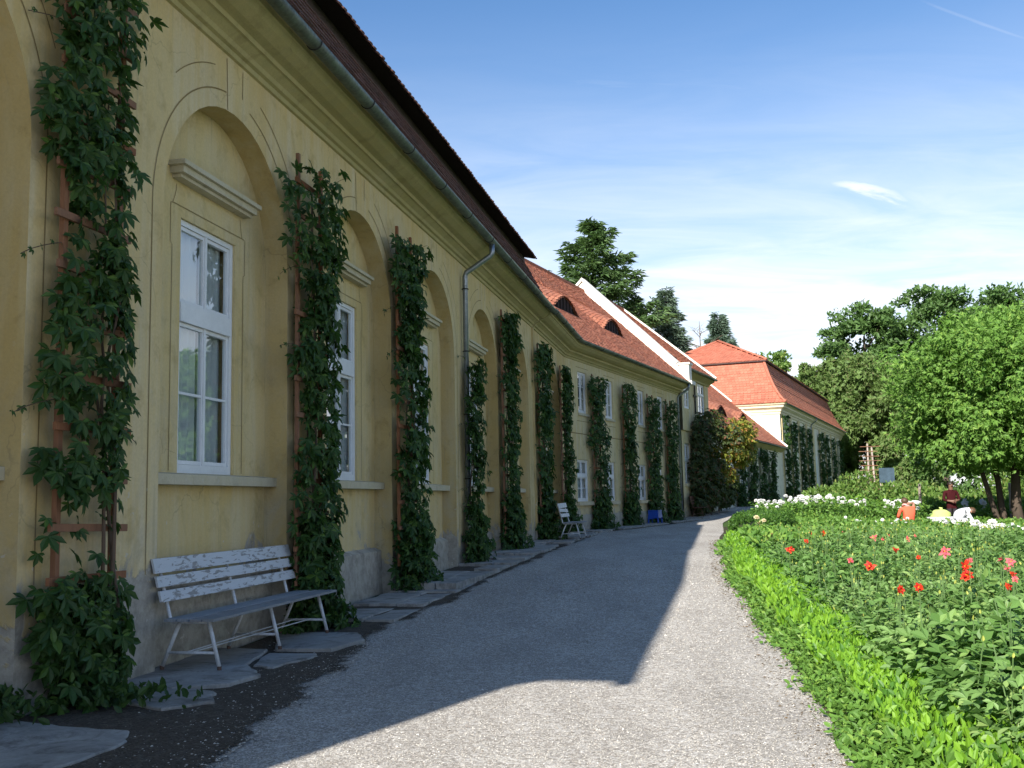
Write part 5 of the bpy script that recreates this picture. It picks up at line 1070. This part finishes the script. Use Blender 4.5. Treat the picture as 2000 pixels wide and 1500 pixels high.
hedge('low_hedge', 'long low clipped hedge behind the flower bed', [(13.2, 44), (17.5, 45), (22, 45.5), (28, 45)], 1.5, 1.12, 12000, .15, BOX, 4)
hedge('low_hedge', 'clipped hedge in the shade under the bushy tree', [(19.5, 40), (26, 41)], 1.3, .85, 3500, .12, BOX, 5)
# ------------------------------------------------------------------ trees
def broad(name, label, x, y, h, zc, rx, rz, nc, per, size, mat, seed, trunk=.3, tpl=LEAF, stems=None, squash=1.0, cl=.30, lean=0.0, z0=None, group='trees around the garden', zlow=None):
    r = np.random.default_rng(seed); zb = float(zg(x, y)) if z0 is None else z0; t = thing(name, label, 'tree', mat4((x, y, zb)), group)
    u = unit(r.standard_normal((nc, 3))); rad = (.45 + .55 * r.random(nc) ** .45)[:, None]; C_ = u * rad * [rx, rx, rz] + [lean, 0, zc]
    C_[:, :2] *= (1 + .18 * r.standard_normal((nc, 1))); cr = cl * rx * (.6 + .7 * r.random(nc)); 
    if zlow is not None: C_[:, 2] = np.maximum(C_[:, 2], zlow + .4 * r.random(nc))
    i = np.repeat(np.arange(nc), per); n = len(i); v = unit(r.standard_normal((n, 3))); q = r.random((n, 1)) ** .42; P = C_[i] + v * q * cr[i][:, None] * [1, 1, .62 * squash]
    d = unit(P - [lean, 0, zc]); T = .8 * d + .7 * r.standard_normal((n, 3)) + [0, 0, -.15]; Nn = .7 * v + .5 * d + .5 * r.standard_normal((n, 3)) + [0, 0, .45]
    cloud('crown', P, T, Nn, size * (.6 + .8 * r.random(n)), tpl, mat, t)
    b = MBd(); top = zc + .3 * rz
    for sx, sy, tx, ty, rr0 in (stems or [(0, 0, lean * .6, 0, trunk)]):
        pts = [(sx + (tx - sx) * k, sy + (ty - sy) * k, top * k) for k in np.linspace(0, 1, 7)]; pts = [(p[0] + r.normal(0, rr0 * .35) * (0 < j < 6), p[1] + r.normal(0, rr0 * .35) * (0 < j < 6), p[2]) for j, p in enumerate(pts)]
        b.tube(pts, np.linspace(rr0, rr0 * .25, 7), 9)
    b.build('trunk', BARK, t, None, True)
    for j in r.choice(nc, min(9, nc), replace=False):
        c = C_[j]; s = np.array([lean * .5, 0, max(.35 * c[2], c[2] - rz * .8)]); MBd().tube([s, (s + c) / 2 + [0, 0, -.1 * rz], c], [trunk * .35, trunk * .22, trunk * .08], 6, False).build('limb', BARK, t, None, True)
    return t
def conifer(name, label, x, y, h, R, z_low, seed, mat, size, nw=22, nb=8, dens=26, power=.85, droop=.25, trunk=.3, group='trees around the garden', gap=.0):
    r = np.random.default_rng(seed); zb = float(zg(x, y)); t = thing(name, label, 'tree', mat4((x, y, zb)), group); P = []; T = []; b = MBd()
    for zi in np.linspace(z_low, h - .3, nw):
        f = 1 - (zi - z_low) / (h - z_low); L = R * (f ** power) + .25; m = max(4, int(nb * (.5 + .6 * f)))
        for k in range(m):
            if r.random() < gap: continue
            a = 2 * math.pi * (k + r.random()) / m; l = L * r.uniform(.62, 1.12); z = zi + r.normal(0, .35 * (h - z_low) / nw)
            n = int(dens * (.35 + .65 * l / R)) + 4; s = r.random(n) ** .7; dr = -droop * l * s ** 1.5 + .12 * l * s ** 4
            px = np.cos(a) * l * s; py = np.sin(a) * l * s; w = .17 * l * (1 - .6 * s) + .08; q = r.normal(0, 1, n) * w
            P.append(np.stack([px - np.sin(a) * q, py + np.cos(a) * q, z + dr + r.normal(0, .10 * size / .35, n)], 1))
            T.append(np.stack([np.cos(a) + .9 * r.standard_normal(n) * .6 - np.sin(a) * np.sign(q) * .5, np.sin(a) + .9 * r.standard_normal(n) * .6 + np.cos(a) * np.sign(q) * .5, .25 * r.standard_normal(n) - .05], 1))
            if k % 2 == 0: b.tube([(0, 0, z), (np.cos(a) * l * .8, np.sin(a) * l * .8, z - droop * l * .7)], [.05, .012], 4, False)
    P = np.concatenate(P); T = np.concatenate(T); n = len(P); Nn = np.stack([.5 * r.standard_normal(n), .5 * r.standard_normal(n), np.ones(n)], 1)
    cloud('crown', P, T, Nn, size * (.6 + .7 * r.random(n)), NEEDLE, mat, t); b.build('branches', BARK, t)['kind'] = 'stuff'
    MBd().tube([(0, 0, 0), (0, 0, h * .5), (0, 0, h)], [trunk, trunk * .6, .03], 8).build('trunk', BARK, t, None, True); return t
conifer('pine_tree', 'tall wide pine rising behind the two-storey roof', 7.1, 85, 23.5, 7.6, 8, 41, PINE, .80, 22, 10, 80, .62, .08, .45, gap=.08)
conifer('pine_tree', 'lower pine half hidden behind the white fire wall', 10.6, 88, 18.4, 4.2, 6, 49, PINE, .7, 16, 8, 60, .7, .12, .3, gap=.08)
conifer('blue_spruce', 'blue-green spruce rising behind the gabled house', 13.8, 90, 18.6, 4.3, 4, 42, SPRUCE, .58, 26, 10, 70, .8, .28, .3)
conifer('blue_spruce', 'bluish spruce behind the peak of the far pavilion', 25.6, 125, 22.2, 5.6, 6, 43, SPRUCE, .75, 24, 10, 70, .72, .2, .3)
# a bare tree between the spruces
bt = thing('bare_tree', 'leafless thin tree between the two blue spruces', 'tree', mat4((20.3, 110, 1)), 'trees around the garden'); r = np.random.default_rng(8)
MBd().tube([(0, 0, 0), (.2, 0, 8), (.1, 0, 19.5)], [.25, .16, .03], 6).build('trunk', STEM, bt); b = MBd()
for k in range(46):
    z = r.uniform(9, 19); a = r.random() * 6.28; l = r.uniform(.8, 2.8); p = np.array([.15, 0, z]); q = p + [math.cos(a) * l, math.sin(a) * l, .5 * l]; b.tube([p, q], [.045, .014], 4, False)
    for m in range(3): f = r.uniform(.4, 1); s = p + (q - p) * f; b.tube([s, s + [r.normal(0, .5), r.normal(0, .5), r.uniform(.1, .7)]], [.018, .008], 3, False)
b.build('twigs', STEM, bt)['kind'] = 'stuff'
broad('broadleaf_tree', 'light green tree showing above the roof of the far pavilion', 33.5, 132, 20, 14, 4.5, 5.4, 60, 110, .5, SHRUB, 51)
broad('thuja_tree', 'pale green conifer just beyond the far end of the pavilion', 38.5, 127, 18, 9, 4.2, 8.6, 90, 150, .58, THUJA2, 52, .35, SPRAY3, squash=1.5, cl=.34)
broad('thuja_tree', 'dense green conifer right of the pavilion, behind the pole trellis', 42.6, 124, 18.5, 9.5, 4.6, 8.8, 100, 150, .58, THUJA2, 53, .35, SPRAY3, squash=1.5, cl=.34)
broad('thuja_tree', 'olive-green conifer between the pavilion and the bushy tree', 46.0, 118, 16.5, 8.0, 4.4, 8.0, 90, 150, .58, THUJA2, 54, .35, SPRAY3, squash=1.5, cl=.34)
broad('broadleaf_tree', 'tall dark tree left of the pair above the bushy tree', 52, 150, 29, 22.5, 5.6, 6.2, 80, 130, .62, BROAD, 55, .55, cl=.33, squash=.7)
broad('broadleaf_tree', 'tallest dark tree in the middle above the bushy tree', 62.5, 150, 31.5, 24.0, 6.2, 7.2, 95, 130, .62, BROAD, 56, .55, cl=.32, squash=.7)
broad('broadleaf_tree', 'tall dark tree at the right picture edge', 72.5, 150, 31, 24, 5.6, 7.0, 85, 130, .62, BROAD, 57, .55, cl=.33, squash=.7)
# dark shrubs filling the gap under the far conifers
for k, (x, y, h, rx, lab) in enumerate(((44, 105, 8, 3.6, 'dark shrub in shade at the far end of the pavilion'), (49, 100, 8.5, 3.8, 'dark shrub behind the pole trellis'), (54, 96, 8, 4.2, 'dark green shrub behind the blue board'), (58, 90, 8, 4.5, 'dark shrub seen under the left side of the bushy tree'), (63, 88, 8, 4.5, 'dark shrub behind the tree trunks'), (40, 76, 9, 4.5, 'dark shrub at the right edge behind the tree trunks'))):
    broad('shrub', lab, x, y, h, h * .48, rx, h * .5, 50, 60, .50, BROAD, 300 + k, .15, cl=.36, group='shrubs behind the garden', zlow=.5)
# the bushy yellow-green tree with several stems
bt = broad('bushy_tree', 'big bushy bright green tree with several dark stems on the right', 18.3, 35.9, 8.1, 4.75, 4.2, 3.15, 480, 165, .175, THUJA, 60, .13, SPRAY3,
           stems=[(-1.45, 0, -2.9, .2, .11), (-1.2, .2, -1.9, .5, .13), (-.85, -.1, -1.2, -.2, .2), (-.5, .1, 1.3, .2, .13)], squash=1.2, cl=.20, zlow=2.55)
# trees beyond the right picture edge, seen mirrored in the windows
for k, (x, y, h, rx, lab) in enumerate(((27, 33, 12, 4.6, 'leafy garden tree outside the picture, nearest the bushy tree'), (31, 42, 13, 5, 'leafy garden tree outside the picture on the far right'), (25, 24, 9, 3.6, 'lower leafy tree outside the picture on the right'))):
    broad('garden_tree', lab, x, y, h, h * .6, rx, h * .4, 70, 90, .35, SHRUB, 330 + k, .22, cl=.33)
# shrubs and perennials between hedge and pavilion
for k, (px, d, h, w, lab) in enumerate(((1600, 60, 1.0, 1.2, 'low shrub at the foot of the far pavilion'), (1672, 58, 1.7, 1.6, 'yellow-green shrub left of the pole trellis'), (1735, 55, 1.3, 1.9, 'weedy shrub below the blue board'), (1775, 54, 1.3, 1.8, 'weedy shrub right of the blue board'), (1815, 52, 1.1, 1.8, 'green shrub behind the white stake'), (1905, 50, 1.0, 2.2, 'green shrub behind the standing person'), (1965, 50, 1.6, 1.8, 'green shrub at the right picture edge'), (1640, 62, 1.2, 1.2, 'small shrub by the last pavilion creepers'))):
    x, y = pix(px, d); t = thing('garden_shrub', lab, 'shrub', mat4((x, y, float(zg(x, y)))), 'garden shrubs'); r = np.random.default_rng(400 + k); n = 1500
    u = unit(r.standard_normal((n, 3))) * r.random((n, 1)) ** .4; P = u * [w, w * .8, h * .75] + [0, 0, h * .75]; P[:, 2] = np.maximum(P[:, 2], .05); cloud('foliage', P, u + .6 * r.standard_normal((n, 3)) + [0, 0, .4], u + [0, -.2, .8] + .4 * r.standard_normal((n, 3)), .15 + .12 * r.random(n), LEAF, SHRUB, t)
    MBd().tube([(0, 0, 0), (.05, 0, h)], [.04, .02], 5).build('stem', STEM, t)
# lawn tufts beyond the bed
r = np.random.default_rng(15); n = 30000; y = 36 + 40 * r.random(n); x = prx(np.minimum(y, 55)) + 2 + (y * .56 + 3 - prx(np.minimum(y, 55))) * r.random(n); ok = (x > 3.5 + OB[0] + (y - OB[1]) * math.tan(RAD(TH_B))); x, y = x[ok], y[ok]; n = len(x)
P = np.stack([x, y, zg(x, y) - .02], 1); cloud('grass', P, np.stack([.4 * r.standard_normal(n), .4 * r.standard_normal(n), np.ones(n)], 1), r.standard_normal((n, 3)), .18 + .18 * r.random(n), BLADE, LOWLEAF)['label'] = 'rough green grass beyond the flower bed'
# second gravel path at the right edge
sp_ = MBd().add([(x, y, float(zg(x, y)) + .045) for x, y in ((11.0, 21.5), (15, 22.5), (17, 27), (13.2, 27), (11.6, 25))], [(0, 1, 2, 3, 4)]).build('side_path', GRAVEL); sp_['kind'] = 'structure'

# ------------------------------------------------------------------ garden furniture in the distance
x, y = pix(1692, 66); pt = thing('pole_trellis', 'freestanding pole trellis with many thin rungs beside the dark trees', 'trellis', mat4((x, y, float(zg(x, y)))))
for q, l in ((-.08, 4.5), (.35, 4.3)): MBd().tube([(q, 0, 0), (q * .6, 0, l)], [.075, .055], 8).build('post', POLE, pt)
for k, z in enumerate(np.arange(.7, 4.5, .30)): MBd().bar((-.55 - .1 * (k % 2), -.07, z), (.75 - .1 * (k % 3), -.07, z + .03 * ((k * 7) % 5 - 2) * .3), .035).build('rung', TRELLIS, pt)
x, y = pix(1725, 57); bd = thing('notice_board', 'blue-grey board standing in the weeds right of the pole trellis', 'board', mat4((x, y, float(zg(x, y)))))
MBd().box(-.42, .42, -.02, .02, 1.95, 2.75).build('panel', simple('blue_grey_panel', (.07, .11, .15), .35, .5, 0, .45, 3, .05), bd)
for q in (-.36, .36): MBd().box(q - .03, q + .03, .021, .07, 0, 2.7).build('post', POLE, bd)
for px, d, z0, z1, lab in ((1786, 42, .5, 1.72, 'pale wooden stake in the hedge left of the people'), (1961, 43, .4, 1.75, 'pale wooden stake seen between the tree stems')):
    x, y = pix(px, d); t = thing('stake', lab, 'stake', mat4((x, y, float(zg(x, y)))), 'wooden stakes'); MBd().tube([(0, 0, 0), (.02, 0, z1)], .055, 7).build('shaft', POLE, t); MBd().tube([(.02, 0, z1 + .001), (.02, 0, z1 + .05)], [.056, .02], 7).build('tip', POLE, t)
x, y = pix(1838, 33.2); zt0 = float(zg(x, y)); tb = thing('garden_table', 'low white garden table beside the people under the tree', 'table', mat4((x, y, zt0)))
MBd().box(-.55, .55, -.3, .3, .56, .60).build('tabletop', PAINT, tb)
for sx in (-.48, .48):
    for sy in (-.24, .24): MBd().box(sx - .025, sx + .025, sy - .025, sy + .025, 0, .558).build('leg', PAINT, tb)
bgp = thing('cloth_bundle', 'pale yellow-green cloth bundle lying on the white garden table', 'bundle', mat4((x - .22, y, zt0 + .602)))
r = np.random.default_rng(6); V = []; m = 14; h = 7
for j in range(h + 1):
    for k in range(m): a = 2 * math.pi * k / m; rr0 = .27 * math.cos(j / h * 1.45) ** .6 * (1 + .12 * math.sin(3 * a + j)); V.append((rr0 * math.cos(a) * 1.15, rr0 * math.sin(a) * .8, .23 * math.sin(j / h * 1.5) + .01 * math.sin(5 * a)))
MBd().add(V, [(j * m + k, j * m + (k + 1) % m, (j + 1) * m + (k + 1) % m, (j + 1) * m + k) for j in range(h) for k in range(m)] + [tuple(h * m + k for k in range(m))]).build('bundle_body', cloth('lime_cloth', (.55, .66, .22), .2), bgp, None, True)
MBd().tube([(.0, -.02, .21), (.03, -.03, .27), (-.05, -.02, .29)], [.05, .04, .02], 8).build('knot', bpy.data.materials['lime_cloth'], bgp, None, True)

# ------------------------------------------------------------------ people
SKIN = simple('skin', (.36, .19, .13), .5, .4, 0, .1, 6, .02); HAIR = simple('dark_hair', (.025, .017, .012), .5, .4, 0, .3, 20, .2); HAIRB = simple('brown_hair', (.10, .055, .03), .5, .4, 0, .3, 20, .2)
MAROON = cloth('shade_toned_maroon_shirt', (.045, .008, .010), .05); NAVY = cloth('dark_trousers', (.035, .03, .035), .05); WSHIRT = cloth('white_shirt', (.74, .76, .80), .15); CORAL = cloth('coral_top', (.72, .14, .075), .1); SCARF = cloth('pink_scarf', (.72, .40, .38), .1); GREYT = cloth('grey_trousers', (.16, .17, .20), .05)  # maroon darkened to imitate shade on the standing person
def person(label, M, J, E, mats, zone, hair=None, hair_mat=None, scarf=None):
    """J joints {name:(x,y,z,r)}, E edges; zone(centre)->material index"""
    t = thing('person', label, 'person', M); nm = list(J); me = bpy.data.meshes.new('sk'); me.from_pydata([J[k][:3] for k in nm], [(nm.index(a), nm.index(b)) for a, b in E], [])
    ob = bpy.data.objects.new('sk', me); COL.objects.link(ob); md = ob.modifiers.new('s', 'SKIN'); ss = ob.modifiers.new('u', 'SUBSURF'); ss.levels = 2; ss.render_levels = 2
    for i, k in enumerate(nm): me.skin_vertices[0].data[i].radius = (J[k][3], J[k][3] * (J[k][4] if len(J[k]) > 4 else 1)); me.skin_vertices[0].data[i].use_root = (k == 'pelvis')
    dg = bpy.context.evaluated_depsgraph_get(); bm_ = bpy.data.meshes.new_from_object(ob.evaluated_get(dg)); bpy.data.objects.remove(ob)
    for m_ in mats: bm_.materials.append(m_)
    for p in bm_.polygons: p.use_smooth = True; p.material_index = zone(p.center)
    bm_.name = 'body'; link('body', bm_, t)
    hx, hy, hz, hr = J['head'][:4]
    if hair is not None:
        V = []; F = []; m = 12; h = 7; ax = unit(np.array([hair], float))[0]
        sph = [(math.sin(j / h * 1.75) * math.cos(2 * math.pi * k / m), math.sin(j / h * 1.75) * math.sin(2 * math.pi * k / m), math.cos(j / h * 1.75)) for j in range(h + 1) for k in range(m)]
        X, Y, Z = axes(np.array([[.2, .9, .1]]), np.array([ax])); Z = np.array([ax]); X = unit(np.cross(Y, Z)); Y = np.cross(Z, X)
        V = np.array(sph) @ np.concatenate([X, Y, Z]) * (hr * 1.14) + [hx, hy, hz]
        MBd().add(V, [(j * m + k, (j + 1) * m + k, (j + 1) * m + (k + 1) % m, j * m + (k + 1) % m) for j in range(h) for k in range(m)]).build('hair', hair_mat, t, None, True)
    return t
def hand(J, E, tag_, wrist, d, side):
    """palm and five fingers leaving it, d = pointing direction"""
    w = np.array(J[wrist][:3]); d = unit(np.array([d], float))[0]; s = unit(np.array([side], float))[0]; pn = tag_ + 'palm'; J[pn] = (*(w + d * .07), .034); E.append((wrist, pn))
    for i, (o, l) in enumerate(((-.03, .075), (-.01, .085), (.01, .08), (.03, .065))):
        a = tag_ + f'f{i}'; J[a] = (*(w + d * .10 + s * o), .010); J[a + 'b'] = (*(w + d * (.10 + l) + s * o * 1.1 + np.array([0, 0, -.02])), .008); E.append((pn, a)); E.append((a, a + 'b'))
    a = tag_ + 'th'; J[a] = (*(w + d * .06 - s * .05), .011); J[a + 'b'] = (*(w + d * .10 - s * .065), .009); E.append((pn, a)); E.append((a, a + 'b'))
x, y = pix(1847, 35.2)
J = {'pelvis': (0, 0, .93, .15, .8), 'spine': (0, .01, 1.12, .14, .8), 'chest': (0, .02, 1.32, .165, .75), 'neck': (0, 0, 1.50, .06), 'jaw': (0, -.03, 1.57, .075), 'head': (0, -.02, 1.66, .098), 'crown': (0, -.01, 1.735, .07),
     'hl': (-.09, 0, .90, .10), 'kl': (-.10, -.02, .50, .072), 'al': (-.11, .02, .09, .05), 'tl': (-.12, -.13, .04, .045), 'hr': (.09, 0, .90, .10), 'kr': (.11, -.02, .50, .072), 'ar': (.12, .02, .09, .05), 'tr': (.13, -.13, .04, .045),
     'sl': (-.20, .02, 1.42, .066), 'el': (-.27, -.02, 1.14, .05), 'wl': (-.12, -.22, 1.10, .036), 'sr': (.20, .02, 1.42, .066), 'er': (.27, -.02, 1.14, .05), 'wr': (.12, -.24, 1.12, .036)}
E = [('pelvis', 'spine'), ('spine', 'chest'), ('chest', 'neck'), ('neck', 'jaw'), ('jaw', 'head'), ('head', 'crown'), ('pelvis', 'hl'), ('hl', 'kl'), ('kl', 'al'), ('al', 'tl'), ('pelvis', 'hr'), ('hr', 'kr'), ('kr', 'ar'), ('ar', 'tr'), ('chest', 'sl'), ('sl', 'el'), ('el', 'wl'), ('chest', 'sr'), ('sr', 'er'), ('er', 'wr')]
hand(J, E, 'l', 'wl', (.8, -.4, 0), (0, 0, 1)); hand(J, E, 'r', 'wr', (-.8, -.4, 0), (0, 0, -1))
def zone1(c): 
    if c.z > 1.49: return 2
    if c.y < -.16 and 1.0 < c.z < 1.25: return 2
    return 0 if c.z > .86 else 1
ps = person('standing person in a dark red top with hands joined, in the tree shade', mat4((x, y, float(zg(x, y)))), J, E, [MAROON, NAVY, simple('shade_toned_skin', (.17, .09, .06), .5, .4, 0, .1, 6, .02)], zone1, (0, .35, 1), HAIR)  # skin colour darkened too, with the shade painted in
for sx in (-.036, .036): MBd().tube([(sx, -.118, 1.672), (sx, -.126, 1.672)], .012, 8).build('eye', IRON, ps)
MBd().tube([(0, -.10, 1.665), (0, -.138, 1.635), (0, -.115, 1.625)], [.010, .016, .012], 8).build('nose', SKIN, ps, None, True); MBd().tube([(-.03, -.104, 1.595), (0, -.112, 1.592), (.03, -.104, 1.595)], .006, 6).build('mouth', MAROON, ps)
# bending person in white: knees bent, back turned to us, arms down to the flowers
x, y = pix(1859, 32.3)
J = {'pelvis': (-.05, 0, .52, .17, .9), 'spine': (.02, .02, .72, .165, .9), 'chest': (.14, .0, .84, .175, .85), 'neck': (.28, -.05, .86, .06), 'jaw': (.34, -.09, .83, .075), 'head': (.38, -.11, .80, .098), 'crown': (.42, -.13, .76, .07),
     'hl': (-.07, .12, .50, .11), 'kl': (.28, .16, .42, .078), 'al': (.02, .15, .09, .05), 'tl': (.16, .15, .04, .045), 'hr': (-.07, -.12, .50, .11), 'kr': (.28, -.16, .42, .078), 'ar': (.02, -.16, .09, .05), 'tr': (.16, -.16, .04, .045),
     'sl': (.16, .19, .82, .068), 'el': (.30, .24, .58, .052), 'wl': (.44, .12, .40, .036), 'sr': (.16, -.19, .82, .068), 'er': (.26, -.28, .58, .052), 'wr': (.40, -.26, .38, .036)}
E2 = [e for e in E if e[0] in J and e[1] in J]
hand(J, E2, 'l', 'wl', (.7, 0, -.6), (0, 1, 0)); hand(J, E2, 'r', 'wr', (.7, 0, -.6), (0, -1, 0))
person('person in a white shirt bending down over the flowers', mat4((x, y, float(zg(x, y)) + .0)), J, E2, [WSHIRT, GREYT, SKIN], lambda c: 2 if c.x > .305 and c.z > .68 else (0 if c.z > .56 or (c.x > .2 and abs(c.y) > .19 and c.z > .46) else (2 if c.x > .36 and c.z > .25 and c.z < .46 and abs(c.y) < .32 and c.x > .38 else 1)), (.9, -.2, .55), HAIRB)
# crouching person in coral, seen from behind with a hand at the neck
x, y = pix(1762, 32.0)
J = {'pelvis': (0, 0, .36, .17, .9), 'spine': (0, -.02, .56, .16, .85), 'chest': (.0, .04, .76, .17, .78), 'neck': (-.03, .10, .92, .058), 'jaw': (-.04, .13, .99, .072), 'head': (-.045, .12, 1.07, .096), 'crown': (-.045, .12, 1.14, .07),
     'hl': (-.11, .03, .36, .11), 'kl': (-.20, .42, .48, .078), 'al': (-.16, .22, .09, .05), 'tl': (-.17, .37, .04, .045), 'hr': (.11, .03, .36, .11), 'kr': (.20, .42, .48, .078), 'ar': (.16, .22, .09, .05), 'tr': (.17, .37, .04, .045),
     'sl': (-.20, .04, .84, .064), 'el': (-.28, .10, .60, .05), 'wl': (-.18, .34, .56, .036), 'sr': (.19, .04, .84, .064), 'er': (.24, .16, 1.0, .046), 'wr': (.07, .06, .99, .034)}
E3 = [e for e in E if e[0] in J and e[1] in J]
hand(J, E3, 'l', 'wl', (.3, .9, 0), (1, 0, 0)); hand(J, E3, 'r', 'wr', (-.9, .2, .2), (0, 0, 1))
pc = person('crouching person in a coral top seen from behind, hand at the neck', mat4((x, y, float(zg(x, y)))), J, E3, [CORAL, GREYT, SKIN], lambda c: 2 if c.z > .90 or (c.x < -.14 and c.y > .2 and c.z > .5) else (0 if c.z > .40 and c.y < .3 else 1), (0, -.5, 1), HAIRB)
MBd().tube([(.09 * math.cos(a) - .03, .10 + .085 * math.sin(a), .94 + .03 * math.sin(a * 2)) for a in np.linspace(0, 6.28, 13)], .03, 7, False).build('scarf', SCARF, pc, None, True)
